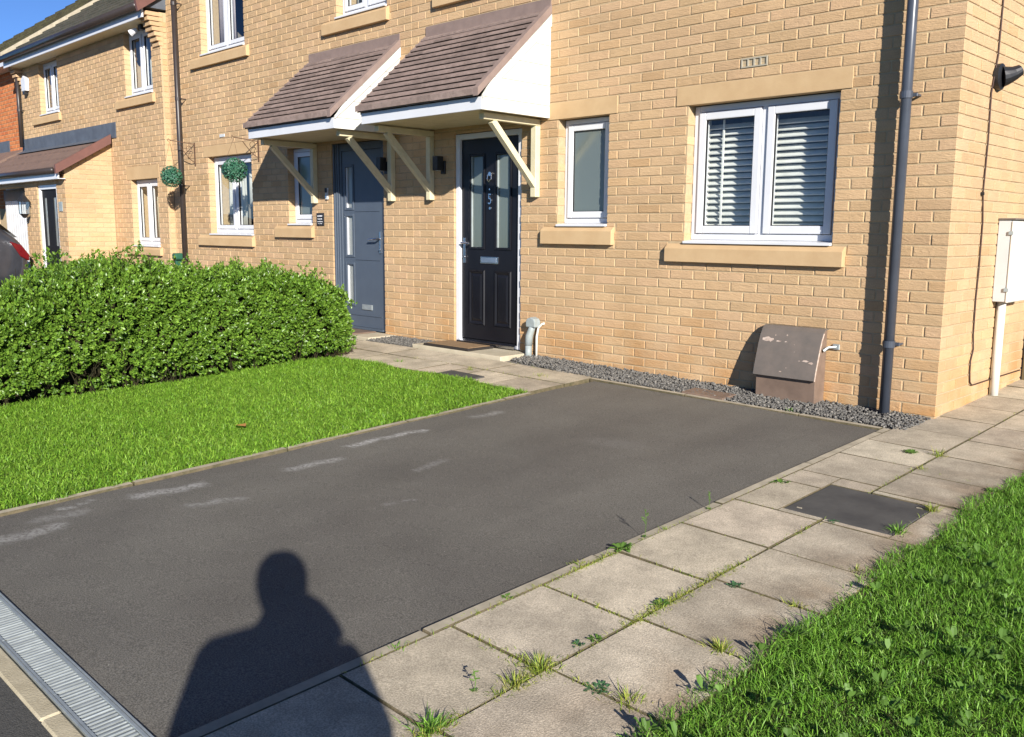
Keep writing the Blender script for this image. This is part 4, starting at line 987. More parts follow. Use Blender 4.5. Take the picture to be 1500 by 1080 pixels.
# lawn beside the drive (short, far)
def lawn_far():
    n = 200000; x = rng.uniform(-5.05, -2.50, n); y = rng.uniform(-5.3, -1.19, n)
    edge = -1.24+.04*nz(x, x, 4, 3); k = (x < -2.535+.028*nz(y, y, 7, 4)+.015*nz(y, y, 29, 1)) & (y < edge) & (y > -5.28); x, y = x[k], y[k]
    h = rng.uniform(.022, .052, len(x))*(1+.3*nz(x, y, 4, 5)); w = rng.uniform(.0028, .0055, len(x))
    blades('lawn_grass', x, y, gzv(x, y)-.008, h, w, m_grass2, bend=.7, lean=.5, loc=(-3.8, -3.2, -.2))
lawn_far()
sheet('lawn_soil', -6.4, -2.545, -5.28, -1.235, -.006, m_turf, 12)

# joint weeds: fine grass in the slab joints
def along(pts, n, sd=.012):
    out = []
    for (a, b) in pts:
        t = rng.random(n)[:, None]; out.append(np.array(a)+(np.array(b)-np.array(a))*t+rng.normal(0, sd, (n, 2)))
    return np.concatenate(out)
pts = np.concatenate([along([((.342,-3.75),(.342,-2.92))], 620, .014), along([((.342,-3.72),(.342,-3.40))], 420, .018), along([((.0,-4.15),(.34,-4.15))], 170, .010),
    along([((.342,-4.35),(.342,-4.15))], 330, .020), along([((.342,-4.66),(.342,-4.52))], 520, .018), along([((-.095,-4.5),(-.095,-4.3))], 50, .008), along([((.342,-1.5),(.342,-.8))], 170, .010),
    along([((-.095,-3.55),(-.095,-3.18))], 260, .008), along([((-.095,-3.9),(-.095,-2.5))], 120, .006), along([((.45,-4.125),(.72,-4.125))], 160, .012), along([((.50,-3.19),(.75,-3.19))], 40, .010),
    along([((-.093,-4.6),(-.093,-1.9))], 300, .005), along([((.342,-4.66),(.342,-1.4))], 900, .011), along([((-.093,-4.15),(-.093,-3.0))], 260, .010), along([((.35,-2.765),(.78,-2.765))], 50, .007), along([((-.09,-2.765),(.33,-2.765))], 50, .006), along([((.35,-3.655),(.78,-3.655))], 110, .009), along([((-.093,-3.9),(-.093,-1.6))], 320, .009), along([((-.09,-2.315),(.13,-2.315))], 40, .006), along([((.342,-1.75),(.342,.6))], 200, .008), along([((.05,-1.19),(.78,-1.25))], 40, .006), along([((-.09,-3.69),(.33,-3.69))], 90, .007), along([((.64,-2.26),(.66,-1.77))], 90, .008), along([((.36,-4.13),(.5,-4.13))], 60, .01), along([((.0,-3.225),(.33,-3.225))], 60, .006), along([((.2,-4.15),(.34,-4.15))], 240, .022), along([((.342,-4.15),(.342,-4.35))], 240, .024), along([((.345,-3.62),(.345,-3.0))], 1100, .017), along([((.345,-4.2),(.345,-4.1))], 260, .03), along([((.80,-4.3),(.795,-1.2))], 260, .014),
    along([((-2.6,-.795),(-4.6,-.795))], 160, .014), along([((-2.6,-.40),(-3.6,-.40))], 60, .015), along([((.05,-3.685),(.3,-3.685))], 60, .008), along([((.342,-2.8),(.342,-2.35))], 30, .006)])
pts = pts[~((pts[:,0] > COV[0]) & (pts[:,0] < COV[1]) & (pts[:,1] > COV[2]) & (pts[:,1] < COV[3]))]
kind(blades('joint_grass', pts[:,0], pts[:,1], gzv(pts[:,0], pts[:,1])-.012, rng.uniform(.008, .036, len(pts)), rng.uniform(.0016, .003, len(pts)), m_grass3, bend=.8, lean=.7, loc=(.3, -3.6, -.2)), 'stuff')
def leaf_patch(mb, P, n, rad, L, wd, rise=.35):
    """rosette of small pointed leaves"""
    for i in range(n):
        a = random.uniform(0, 2*PI); r = random.uniform(0, rad); b = Vector((P[0]+r*math.cos(a), P[1]+r*math.sin(a), P[2]+.004))
        a2 = a+random.uniform(-.8, .8); t = random.uniform(rise*.4, rise*1.8); l = L*random.uniform(.6, 1.2); w = wd*random.uniform(.7, 1.2)
        d = Vector((math.cos(a2)*math.cos(t), math.sin(a2)*math.cos(t), math.sin(t))); s = Vector((-math.sin(a2), math.cos(a2), 0)); dn = Vector((0, 0, -1))
        m1 = b+d*l*.35+Vector((0,0,.12*l)); m2 = b+d*l*.75+Vector((0,0,.10*l)); tip = b+d*l+dn*l*.15
        mb.add([b, m1-s*w*.5, m1+dn*w*.15, m1+s*w*.5, m2-s*w*.42, m2+dn*w*.12, m2+s*w*.42, tip], [(0,2,1),(0,3,2),(1,2,5,4),(2,3,6,5),(4,5,7),(5,6,7)])
G = 'weeds growing in the joints of the side path'
def tuft(x, y, n, rad, h, label, kd='g', L=.02):
    z = gz(x, y)-.004; t = thing('weed', label, 'weed', (x, y, z), G)
    if kd in 'gx':
        r = np.abs(rng.normal(0, rad, n)); a = rng.uniform(0, 2*PI, n); X = x+r*np.cos(a); Y_ = y+r*np.sin(a)*.8
        blades('grass_blade', X, Y_, np.full(n, z-.006), rng.uniform(h*.5, h*1.2, n), rng.uniform(.002, .0036, n), m_grass3 if kd == 'g' else m_grass, parent=t, bend=.5, lean=.55, loc=(x, y, z), az=a+rng.normal(0, .6, n), k='stuff')
    else:
        mb = MB(); leaf_patch(mb, (x, y, z), n, rad, L, L*.55); o = mb.build('leaf', m_weedb if kd == 'b' else m_weed, t, loc=(x, y, z)); kind(o, 'stuff')
        if kd in 's':
            s = MB(); s.tube([(x, y, z), (x+.004, y+.003, z+h*.6), (x-.004, y, z+h)], .0012, 5); 
            for q in range(6): s.tube([(x, y, z+h*(.5+.08*q)), (x+random.uniform(-.015,.015), y+random.uniform(-.012,.012), z+h*(.56+.08*q))], .0022, 4)
            s.build('stem', m_weed, t)
tuft(.33, -4.15, 150, .030, .055, 'largest dense grass tuft at the slab crossing nearest the photographer')
tuft(.335, -4.27, 70, .024, .050, 'yellowing grass tuft just below the largest tuft on the middle joint')
tuft(.33, -4.60, 130, .034, .05, 'bright grass tuft at the bottom of the picture beside the shadow', 'x')
tuft(.33, -3.88, 26, .022, 0, 'low leafy weed beside the middle joint above the largest tuft', 'w', .020)
tuft(.31, -3.95, 22, .015, 0, 'small blue green weed touching the leafy one on the middle joint', 'b', .016)
tuft(.335, -3.52, 18, .022, 0, 'round leaved weed in the long strip of joint grass', 'w', .024)
tuft(.44, -3.19, 34, .025, 0, 'blue green creeping weed just off the middle joint by a cross joint', 'b', .016)
tuft(.53, -4.12, 60, .035, 0, 'blue green creeping weed in the cross joint nearest the lawn bottom', 'b', .017)
tuft(.64, -4.11, 90, .028, .045, 'grass tuft at the lawn end of the cross joint with blue green weed', 'g')
tuft(.665, -3.655, 90, .026, .048, 'grass tuft in the cross joint by the lawn, second from the bottom', 'g')
tuft(.69, -3.19, 46, .018, .034, 'grass tuft in the cross joint by the lawn, third from the bottom', 'g')
tuft(.70, -2.74, 40, .018, .034, 'small grass tuft by the lawn below the inspection cover', 'g')
tuft(.655, -2.21, 80, .020, .052, 'grass tuft on the near corner of the inspection cover by the lawn', 'x')
tuft(.655, -1.83, 70, .016, .050, 'grass tuft on the far corner of the inspection cover', 'g')
tuft(.39, -2.285, 22, .020, 0, 'small blue green weed at the near edge of the inspection cover', 'b', .015)
tuft(.345, -.88, 60, .020, .06, 'yellow green tuft on the middle joint towards the house corner', 'g')
tuft(.21, -.92, 26, .02, 0, 'flat leafy weed on a slab towards the house corner', 'w', .035)
tuft(.38, -1.20, 36, .02, .035, 'thin tuft on the middle joint above the inspection cover', 'g')
tuft(-.06, -1.93, 18, .03, 0, 'flat brownish weed against the drive edging above the cover', 'w', .030)
tuft(-.10, -3.20, 26, .020, 0, 'broad leaved weed standing on the drive edging', 'w', .045)
tuft(-.11, -3.02, 14, .008, .13, 'thin weed with a tall dry stalk on the drive edging', 's', .014)
tuft(-.11, -2.52, 12, .008, .09, 'thin stalked weed further along the drive edging', 's', .012)
tuft(-.12, -3.44, 60, .028, .03, 'low grass tuft on the drive edging below the broad leaved weed', 'g')
tuft(-.10, -2.88, 26, .018, .03, 'low grass tuft on the drive edging above the tall stalk', 'g')
tuft(-.12, -3.86, 24, .022, 0, 'small flowering weed on the drive edging, midway along', 'w', .016)
tuft(-.11, -4.38, 30, .016, .03, 'small grass tuft on the drive edging beside the shadow', 'x')
tuft(.27, -4.38, 16, .010, .07, 'dry dark stalk standing near the slab joint by the bottom', 's', .010)
tuft(.78, -1.34, 30, .025, 0, 'leafy weed spilling from the lawn onto the path near the cover', 'w', .03)
tuft(-4.36, -1.02, 30, .02, .045, 'small grass tuft on the front path near the hedge', 'x')
tuft(-3.56, -.88, 26, .018, .045, 'small grass tuft on the front path in front of the mat', 'g')
tuft(-2.92, -.68, 50, .05, .035, 'spread grass tuft on the front path near the drive corner', 'g')
tuft(-.80, -.42, 30, .03, .03, 'small green weed in the gravel beside the drive edging', 'x')
# broad leaves in the near lawn
mb = MB()
LW = []
for i in range(80):
    x = random.uniform(.80, 1.75); y = random.uniform(-4.55, -2.2)
    if nz(np.array(x), np.array(y), 2.1, 8) < -.15 and i % 3: continue
    LW.append((x, y))
LW += [(.80,-4.24),(.84,-4.3),(.88,-4.2),(.95,-4.26),(1.05,-4.15),(1.1,-4.0),(1.22,-3.95),(1.3,-4.0),(1.34,-3.85),(.79,-3.95),(.785,-3.62),(1.45,-3.4),(1.5,-3.3)]
for x, y in LW: leaf_patch(mb, (x, y, gz(x, y)+.025), random.randint(4, 9), .022, random.uniform(.026,.048), .020, .7)
kind(mb.build('lawn_weed_leaves', m_weed), 'stuff')
t = MB(); x, y = -3.07, -3.32; z = gz(x, y)+.035
t.add([(x-.05,y,z),(x,y-.035,z+.012),(x+.055,y+.01,z+.006),(x+.01,y+.04,z+.015)], [(0,1,2,3)]); tag(t.build('fallen_leaf', m_leaf), 'single orange brown leaf lying on the lawn beside the drive', 'leaf')

# ---- hedge
def hedge():
    hx0, hx1, hy0, hy1 = -6.15, -4.92, -6.4, -1.06
    hd = thing('hedge', 'clipped leafy green hedge along the lawn in front of the middle house', 'hedge', (-5.5, -3.0, -.15))
    hp = [(-6.4,.50),(-4.6,.52),(-4.1,.58),(-3.82,.64),(-3.6,.71),(-3.2,.81),(-2.9,.78),(-2.4,.73),(-1.9,.71),(-1.5,.68),(-1.2,.56),(-.96,.42)]
    H = lambda y: np.interp(y, [q[0] for q in hp], [q[1] for q in hp])
    n1, n2, n3 = 9600, 7500, 1700
    def bulge(a, b): return .070*nz(a, b, 5.5, 6)+.060*nz(a, b, 12, 2)+.03*nz(a, b, 24, 4)
    # lawn-side face
    y = rng.uniform(hy0, hy1, n1); v = rng.random(n1)**.85; zb = gzv(hx1, y); top = H(y); z = zb+.02+(top-zb-.02)*v
    rnd = .16*np.clip((v-.72)/.28, 0, 1)**2+.16*np.clip((.22-v)/.22, 0, 1)**1.5; x = hx1-rnd+bulge(y, z)
    rr = np.clip((y-(hy1-.28))/.28, 0, 1)**2*.22; x -= rr
    P = [np.stack([x, y, z], -1)]; Nn = [np.stack([np.ones(n1), -.1+1.6*np.clip((y-(hy1-.3))/.3, 0, 1), .25+1.2*np.clip((v-.7)/.3, 0, 1)-.5*np.clip((.2-v)/.2, 0, 1)], -1)]
    # gaps at the foot
    gap = (((np.abs(y+3.72) < .30) & (np.abs(v-.17-.25*(y+3.65)) < .07)) | ((np.abs(y+2.35) < .09) & (v < .24)) | ((y > -1.6) & (v < .07)) | ((np.abs(y+4.3) < .3) & (v < .10))); keep = ~(gap & (rng.random(n1) < .9)); P[0] = P[0][keep]; Nn[0] = Nn[0][keep]
    # top
    x = rng.uniform(hx0, hx1-.03, n2); y = rng.uniform(hy0, hy1-.04, n2); z = H(y)+.04*nz(x, y, 4, 3)+.03*nz(x, y, 11, 5)-.12*np.clip((x-(hx1-.2))/.2, 0, 1)**2; P.append(np.stack([x, y, z], -1)); Nn.append(np.stack([rng.normal(.15,.3,n2), rng.normal(0,.3,n2), np.ones(n2)], -1))
    # end towards the house
    x = rng.uniform(hx0, hx1-.05, n3); v = rng.random(n3); z = gzv(x, hy1)+.05+(H(hy1)-.02+.05)*v; y = hy1-.10*np.clip((v-.7)/.3, 0, 1)-.1*np.clip((.2-v)/.2, 0, 1)+bulge(x, z)-np.clip((x-(hx1-.2))/.2, 0, 1)**2*.10; P.append(np.stack([x, y, z], -1)); Nn.append(np.stack([rng.normal(.2,.3,n3), np.ones(n3), rng.normal(.2,.3,n3)], -1))
    # shoots standing above the top
    n4 = 1500; y = rng.uniform(-5, -1.1, n4); x = rng.uniform(hx0+.2, hx1-.05, n4); k = np.where((y > -4.6) & (y < -2.9), .17, .13)*(.4+.9*np.clip(nz(y, x, 9, 2)+.3, 0, 1)); z = H(y)+rng.uniform(.02, 1, n4)*k
    P.append(np.stack([x, y, z], -1)); Nn.append(np.stack([rng.normal(0,.3,n4), rng.normal(0,.3,n4), np.ones(n4)], -1))
    P = np.concatenate(P); Nn = np.concatenate(Nn); Nn += rng.normal(0, .35, Nn.shape); Nn /= np.linalg.norm(Nn, axis=1)[:, None]
    n = len(P); P = P-Nn*np.abs(rng.normal(0, .045, n))[:, None]
    hole = nz(P[:,1]+.3*P[:,0], P[:,2]*1.3, 17, 5)+.7*nz(P[:,1], P[:,2], 31, 1); kk = (hole < .55) | (rng.random(n) < .25); P, Nn = P[kk], Nn[kk]; n = len(P)
    m_ = 11
    c = np.repeat(P, m_, 0); d = np.repeat(Nn, m_, 0); N_ = len(c)
    ref = rng.normal(size=(N_, 3)); s = np.cross(d, ref); s /= np.linalg.norm(s, axis=1)[:, None]; q = np.cross(s, d)
    st = rng.uniform(-.045, .02, N_)[:, None]; c = c+d*st
    op = rng.uniform(.35, 1.25, N_)[:, None]; ld = d*np.cos(op)+q*np.sin(op); ld /= np.linalg.norm(ld, axis=1)[:, None]
    nr = np.cross(s, ld); L = rng.uniform(.021, .040, N_)[:, None]; w = L*rng.uniform(.42, .58, N_)[:, None]
    A = c; M1 = c+ld*L*.5; T = c+ld*L-nr*L*.12
    V = np.stack([A, M1-s*w*.5+nr*w*.16, M1, M1+s*w*.5+nr*w*.16, T], 1)
    T_ = np.array([(0,2,1),(0,3,2),(1,2,4),(2,3,4)]); F = (T_[None]+5*np.arange(N_)[:, None, None]).reshape(-1, 3)
    o = npmesh('foliage', V.reshape(-1, 3), F, m_hedge, parent=hd, loc=ORG[hd.name]); kind(o, 'stuff')
    core = MB(); ys = np.linspace(hy0, hy1-.20, 16); V = []
    for y in ys:
        t = float(H(y))-.11; b = gz(hx1, y)+.14; V += [(hx0+.14,y,b-.2),(hx1-.30,y,b-.2),(hx1-.24,y,b),(hx1-.15,y,b+.2),(hx1-.17,y,t-.1),(hx1-.30,y,t),(hx0+.2,y,t),(hx0+.14,y,t-.1)]
    F = [(i*8+k, i*8+(k+1) % 8, (i+1)*8+(k+1) % 8, (i+1)*8+k) for i in range(15) for k in range(8)]+[tuple(range(8)), tuple(15*8+k for k in range(8))[::-1]]
    core.add(V, F); core.build('twig_mass', m_twig, hd, loc=ORG[hd.name])
    tw = MB()
    for i in range(150):
        y = random.uniform(-6, hy1-.15); x = hx1-random.uniform(.08, .3); z = gz(x, y)-.02
        tw.tube([(x, y, z), (x+random.uniform(-.06,.10), y+random.uniform(-.1,.1), z+.16), (x+random.uniform(-.05,.14), y+random.uniform(-.14,.14), z+.34)], [.006, .004, .002], 5)
    for i in range(46):
        y = random.uniform(-4.4, -2.9); x = random.uniform(hx0+.3, hx1-.1); z = float(H(y))-.05
        tw.tube([(x, y, z), (x+random.uniform(-.03,.03), y+random.uniform(-.03,.03), z+random.uniform(.10,.20))], [.003, .0015], 4)
    kind(tw.build('twigs', m_twig, hd, loc=ORG[hd.name]), 'stuff')
hedge()

# ================================================================== THINGS ON THE WALLS
# wall lamps
def up_lamp(x, z, label):
    t = thing('wall_lamp', label, 'wall lamp', (x, 0, z-.1), 'black box lamps beside the front doors')
    b = MB(); b.cbox(x-.030, x+.030, -.022, -.001, z-.085, z+.045, .003); b.build('backplate', m_blackp, t)
    b = MB(); b.cbox(x-.036, x+.036, -.125, -.040, z-.055, z+.085, .004); b.build('lamp_body', m_blackp, t)
    b = MB(); b.box(x-.012, x+.012, -.041, -.021, z-.03, z+.03); b.build('arm', m_blackp, t)
    b = MB(); b.tube([(x, -.082, z-.058), (x, -.082, z-.0545)], .026, 12); b.build('lens', m_meter, t)
up_lamp(-4.905, 1.765, 'small black box lamp on the brick beside the black front door')
up_lamp(-5.835, 1.80, 'small black box lamp half hidden by the canopy bracket beside the grey door')
# bell and name plate
t = thing('doorbell', 'slim black and silver video doorbell beside the dark grey front door', 'doorbell', (-6.975, 0, 1.46))
b = MB(); b.cbox(-7.0, -6.95, -.024, -.001, 1.465, 1.60, .004); b.build('casing', m_meter, t, bevel=.002)
b = MB(); b.cbox(-6.998, -6.952, -.030, -.0245, 1.545, 1.598, .003); b.build('camera_window', m_blackp, t)
b = MB(); b.tube([(-6.975, -.024, 1.495), (-6.975, -.029, 1.495)], .014, 14); b.build('button', m_chrome, t)
t = thing('name_plate', 'square black name plate with white writing below the doorbell', 'sign', (-7.125, 0, 1.16))
b = MB(); b.cbox(-7.205, -7.055, -.012, -.001, 1.165, 1.312, .002); b.build('plate', m_blackp, t)
b = MB(); 
for z, (xa, xb), hh in ((1.268, (-7.185,-7.085), .020), (1.236, (-7.180,-7.09), .014), (1.205, (-7.185,-7.078), .014), (1.184, (-7.175,-7.09), .008)):
    x = xa
    while x < xb:
        w = random.choice((.006, .009, .011)); 
        b.box(x, x+.0026, -.0135, -.0121, z, z+hh*random.uniform(.7,1)); b.box(x+.0027, min(x+w, xb), -.0135, -.0121, z+hh*random.choice((0,.4,.75)), z+hh*random.choice((0,.4,.75))+.0028); x += w+.003
b.build('lettering', m_upvc, t)
# meter cabinet on the gable, its conduit, cable and the flood light
t = thing('meter_cabinet', 'white electric meter cabinet on the gable wall with a pipe below', 'meter box', (0, 1.2, .64))
b = MB(); b.cbox(.001, .085, .93, 1.40, .645, 1.222, .004); b.build('box', m_meter, t)
b = MB(); b.cbox(.0855, .104, .925, 1.405, .640, 1.217, .005); b.build('door', m_white, t, bevel=.002)
b = MB(); b.box(.075, .1046, .918, .9245, .72, .745); b.box(.075, .1046, .918, .9245, 1.12, 1.145); b.build('hinge', m_duct, t)
b = MB(); b.cbox(.001, .115, .92, 1.41, 1.2225, 1.236, .003); b.build('drip_lip', m_box, t)
c_ = tag(MB().tube([(.034, 1.04, gz(0,0)-.05), (.034, 1.04, .640)], .031, 16).build('conduit', m_white, smooth=True), 'white pipe rising from the paving to the meter cabinet', 'pipe')
cb = MB(); cb.tube([(.008,.625,3.2),(.008,.612,2.653),(.009,.60,2.30),(.008,.53,2.05),(.010,.54,1.75),(.007,.535,1.40),(.008,.575,1.2),(.009,.575,.9),(.008,.565,.67),(.008,.575,.435),(.009,.600,.33),(.008,.565,.25),(.009,.566,.17),(.009,.585,.10),(.009,.625,.072),(.009,.70,.070),(.009,1.0,.070),(.009,1.4,.068),(.009,1.72,.066)], .0055, 6)
tag(cb.build('cable', m_cable, smooth=True), 'thin dark cable running loosely down the gable wall', 'cable')
b = MB(); b.tube([(.0,.515,1.392),(.02,.515,1.392)], .012, 8); tag(b.build('cable_clip', m_blackp), 'small black cable clip on the gable wall', 'clip')
t = thing('flood_light', 'black security light on the gable wall beside the cable', 'light', (0, .64, 2.08))
b = MB(); b.tube([(.001,.64,2.165),(.032,.64,2.165),(.042,.64,2.165)], [.085,.085,.06], 22); b.build('base', m_blackp, t)
b = MB(); b.tube([(.035,.64,2.165),(.06,.655,2.17),(.095,.68,2.185),(.125,.70,2.205)], [.070,.060,.046,.036], 16); b.build('lamp_head', m_blackp, t)
b = MB(); b.tube([(.1255,.70,2.206),(.1285,.702,2.208)], .028, 16); b.build('lens', m_pipe, t)
# brown gas meter box
t = thing('gas_meter_box', 'scuffed brown gas meter box with a curved lid against the front wall', 'meter box', (-1.0, -.1, -.1))
gx0, gx1 = -1.235, -.775
outer = [(-.002,.452),(-.045,.450),(-.075,.425),(-.100,.380),(-.125,.315),(-.150,.23),(-.172,.15),(-.184,.095)]
b = MB(); n = len(outer); V = []
for x in (gx0-.008, gx1+.008):
    for y, z in outer: V.append((x, y, z))
    for y, z in outer: V.append((x, y+.010, z-.006))
b.add(V, [(i, i+1, 2*n+i+1, 2*n+i) for i in range(n-1)]+[(n+i, 3*n+i, 3*n+i+1, n+i+1) for i in range(n-1)]+[(i, n+i, n+i+1, i+1) for i in range(n-1)]+[(2*n+i, 2*n+i+1, 3*n+i+1, 3*n+i) for i in range(n-1)]+[(n-1, 2*n-1, 4*n-1, 3*n-1)])
lid = b.build('lid', m_box, t, fixn=True)
prof = [(-.002, -.12)]+[(-.002,.440)]+[(y+.012, z-.010) for y, z in outer[1:]]+[(-.150, .085), (-.145, -.12)]
b = MB(); b.prism(prof, gx0, gx1, 'x'); b.build('box', m_boxs, t, bevel=.002)
b = MB(); b.prism([(y+.002, z-.004) for y, z in outer[2:]]+[(y+.016, z-.004) for y, z in outer[2:]][::-1], gx1+.0082, gx1+.0105, 'x'); b.build('lid_edge', m_scuff, t)
def scuff(pts, off=.0012):
    b = MB(); V = []
    def yo(z): return np.interp(z, [q[1] for q in outer[::-1]], [q[0] for q in outer[::-1]])
    for x, z in pts: V.append((x, float(yo(z))-off, z))
    b.add(V, [tuple(range(len(V)))]); return b
b = MB()
for cx, cz, w, h in ((-1.165,.352,.085,.040),(-1.20,.35,.04,.03),(-1.085,.345,.05,.010),(-1.03,.345,.02,.007),(-.855,.225,.05,.014),(-.81,.215,.035,.018),(-.90,.222,.02,.006),(-1.03,.39,.012,.012),(-.96,.33,.008,.006),(-.99,.165,.008,.008),(-1.03,.135,.022,.008),(-.95,.28,.006,.006),(-1.12,.385,.012,.012)):
    k = 14; P_ = [(cx+w/2*math.cos(2*PI*i/k)*random.uniform(.55,1.2), cz+h/2*math.sin(2*PI*i/k)*random.uniform(.5,1.25)) for i in range(k)]
    s = scuff(P_); b.add(s.v, s.f)
b.build('scuff_mark', m_scuff, t)
b = MB(); b.tube([(-.762,-.075,.30),(-.74,-.05,.325),(-.70,-.012,.33)], [.012,.010,.009], 8); b.cbox(-.725,-.675,-.014,-.001,.31,.35,.003); b.build('wall_bracket', m_galv, t)
t = MB(); slope_box(t, -1.68, -1.32, -.455, -.27, .012, .03, .004); tag(t.build('drain_cover', m_boxs), 'flat brown plastic lid lying in the gravel beside the brown meter box', 'cover')
# grey duct by the black door
t = thing('cable_duct', 'grey plastic entry duct with a domed cap on the wall right of the black door', 'duct', (-3.62, -.06, -.05))
b = MB(); b.tube([(-3.635,-.075,-.08),(-3.635,-.075,.075)], .031, 14); b.build('lower_pipe', m_duct, t, smooth=True)
b = MB(); b.tube([(-3.635,-.075,.07),(-3.632,-.07,.16),(-3.615,-.055,.225),(-3.61,-.045,.26)], [.036,.036,.032,.032], 14); b.build('upper_pipe', m_duct, t, smooth=True)
b = MB(); b.prism([(-3.668,.240),(-3.552,.240),(-3.552,.295),(-3.568,.320),(-3.61,.334),(-3.652,.320),(-3.668,.295)], -.085, -.002, 'y'); b.build('cap', m_duct, t, bevel=.010)
b = MB(); b.tube([(-3.575,-.03,-.08),(-3.575,-.03,.15),(-3.56,-.025,.235),(-3.52,-.015,.275),(-3.50,-.004,.28)], .011, 8); b.build('small_pipe', m_white, t, smooth=True)
b = MB(); b.cbox(-3.70,-3.672,-.05,-.002,.02,.14,.003); b.build('clip', m_pipe, t)
# door mats
t = MB(); t.cbox(-4.80,-4.14,-.375,-.035,-.011,.010,.004); t2 = thing('doormat', 'rectangular brown coir doormat with a dark rim before the black door', 'doormat', (-4.47,-.2,-.012))
t.build('rim', m_rubber, t2); t = MB(); t.cbox(-4.775,-4.165,-.350,-.060,.0102,.0165,.003); t.build('pile', m_mat, t2)
t = MB(); t.cbox(-6.75,-6.05,-.345,-.02,-.019,-.005,.004); tag(t.build('doormat', m_boxs), 'flat reddish brown mat on the step of the dark grey door', 'doormat')
# hanging brackets and topiary balls
def topiary(xw, zt, zb, arm, zc, r, label_b, label_t):
    t = thing('hanging_bracket', label_b, 'bracket', (xw, 0, zb), 'iron hanging brackets on the middle house')
    b = MB(); b.bar((xw,-.006,zb),(xw,-.006,zt),.024,.008,up=(0,1,0)); b.build('wall_bar', m_iron, t)
    b = MB(); b.bar((xw,-.01,zt-.02),(xw,-arm,zt+.01),.010,.010); b.build('arm', m_iron, t)
    b = MB(); pts = [(xw,-.01,zb+.05)]+[(xw,-.01-arm*.62*i/8, zb+.05+(zt-.03-zb-.05)*(i/8)**1.4) for i in range(1,9)]; b.tube(pts, .005, 6)
    b.tube([(xw,-arm*.25+.04*math.cos(a/8*2*PI),(zt+zb)/2+.07+.04*math.sin(a/8*2*PI)) for a in range(9)], .004, 5)
    b.tube([(xw,-arm+.01,zt),(xw,-arm-.02,zt+.03),(xw,-arm-.035,zt+.01),(xw,-arm-.02,zt-.01)], .004, 5); b.build('scroll', m_iron, t)
    q = thing('topiary_ball', label_t, 'topiary ball', (xw,-arm,zc-r), 'artificial topiary balls hanging from brackets')
    b = MB()
    for a in (0, 2.1, 4.2): b.tube([(xw,-arm,zt-.005),(xw+r*.75*math.cos(a),-arm+r*.75*math.sin(a),zc+r*.62)], .0018, 4)
    b.build('chain', m_iron, q)
    n = 1500; d = rng.normal(size=(n,3)); d /= np.linalg.norm(d,axis=1)[:,None]; C = np.array((xw,-arm,zc))+d*r*rng.uniform(.82,1.0,n)[:,None]
    ref = rng.normal(size=(n,3)); s = np.cross(d,ref); s /= np.linalg.norm(s,axis=1)[:,None]; q2 = np.cross(s,d); ld = d*.55+q2*.83; L = rng.uniform(.018,.030,n)[:,None]
    V = np.stack([C, C+ld*L*.5-s*L*.3, C+ld*L, C+ld*L*.5+s*L*.3],1); F = (np.array([(0,1,2),(0,2,3)])[None]+4*np.arange(n)[:,None,None]).reshape(-1,3)
    o = npmesh('foliage', V.reshape(-1,3), F, m_ball, parent=q, loc=ORG[q.name]); kind(o,'stuff')
    co = MB(); co.add([tuple(np.array((xw,-arm,zc))+v*r*.84) for v in IV], [tuple(f) for f in IF]); co.build('core', m_green, q)
topiary(-10.24, 2.31, 1.99, .36, 1.83, .140, 'iron hanging bracket nearest the downpipe of the middle house', 'green topiary ball hanging in front of the downpipe')
topiary(-8.50, 2.24, 1.97, .345, 1.845, .150, 'iron hanging bracket beside the canopy over the dark grey door', 'green topiary ball hanging in front of the ground floor window')
t = MB(); t.cbox(-10.86,-10.73,-.13,-.002,.66,.76,.02); t.cbox(-10.83,-10.78,-.10,-.01,.35,.66,.006); tag(t.build('hose_holder', m_green), 'dark green plastic hose holder on the wall, just above the hedge', 'hose holder')
b = MB(); b.cbox(-9.50,-9.36,-.01,-.001,2.335,2.375,.003); tag(b.build('wall_vent', m_meter), 'small pale vent cover on the middle house above the window lintel', 'vent')
# lantern and number plate on the porch, alarm and floodlight on the house beyond
t = thing('lantern', 'black coach lantern on the pillar between porch door and garage', 'lantern', (-14.50,-.85,1.28))
b = MB(); b.prism([(-14.56,1.34),(-14.44,1.34),(-14.415,1.54),(-14.585,1.54)], -1.02, -.90, 'y'); b.build('glass_body', g_clear, t)
b = MB(); b.tube([(-14.50,-.96,1.54),(-14.50,-.96,1.63),(-14.50,-.96,1.68)], [.11,.04,.012], 6); b.tube([(-14.50,-.96,1.27),(-14.50,-.96,1.34)], [.02,.075], 6); b.build('cap', m_blackp, t)
b = MB(); 
for q in (-14.57,-14.43): b.bar((q,-1.02,1.34),(q,-1.02,1.54),.010,.010,up=(0,1,0))
b.tube([(-14.5,-.855,1.45),(-14.5,-.90,1.56),(-14.5,-.93,1.58)], .010, 6); b.build('arm', m_blackp, t)
b = MB(); b.cbox(-13.18,-13.03,YW-.012,YW-.001,1.37,1.52,.002); t = tag(b.build('house_number_plate', m_duct), 'small pale house number plate beside the porch door', 'sign')
t = thing('alarm_box', 'white burglar alarm box high on the wall beside the far downpipe', 'alarm', (-16.6,-.12,3.6))
b = MB(); b.prism([(-16.72,3.62),(-16.50,3.62),(-16.48,3.84),(-16.61,3.90),(-16.74,3.84)], -.17, -.101, 'y'); b.build('casing', m_upvc, t, bevel=.01)
b = MB(); b.box(-16.66,-16.56,-.175,-.105,3.56,3.619); b.build('strobe', m_blackp, t)
t = thing('security_light', 'white twin security light under the eave beside an upstairs window', 'light', (-11.45,-.2,3.95))
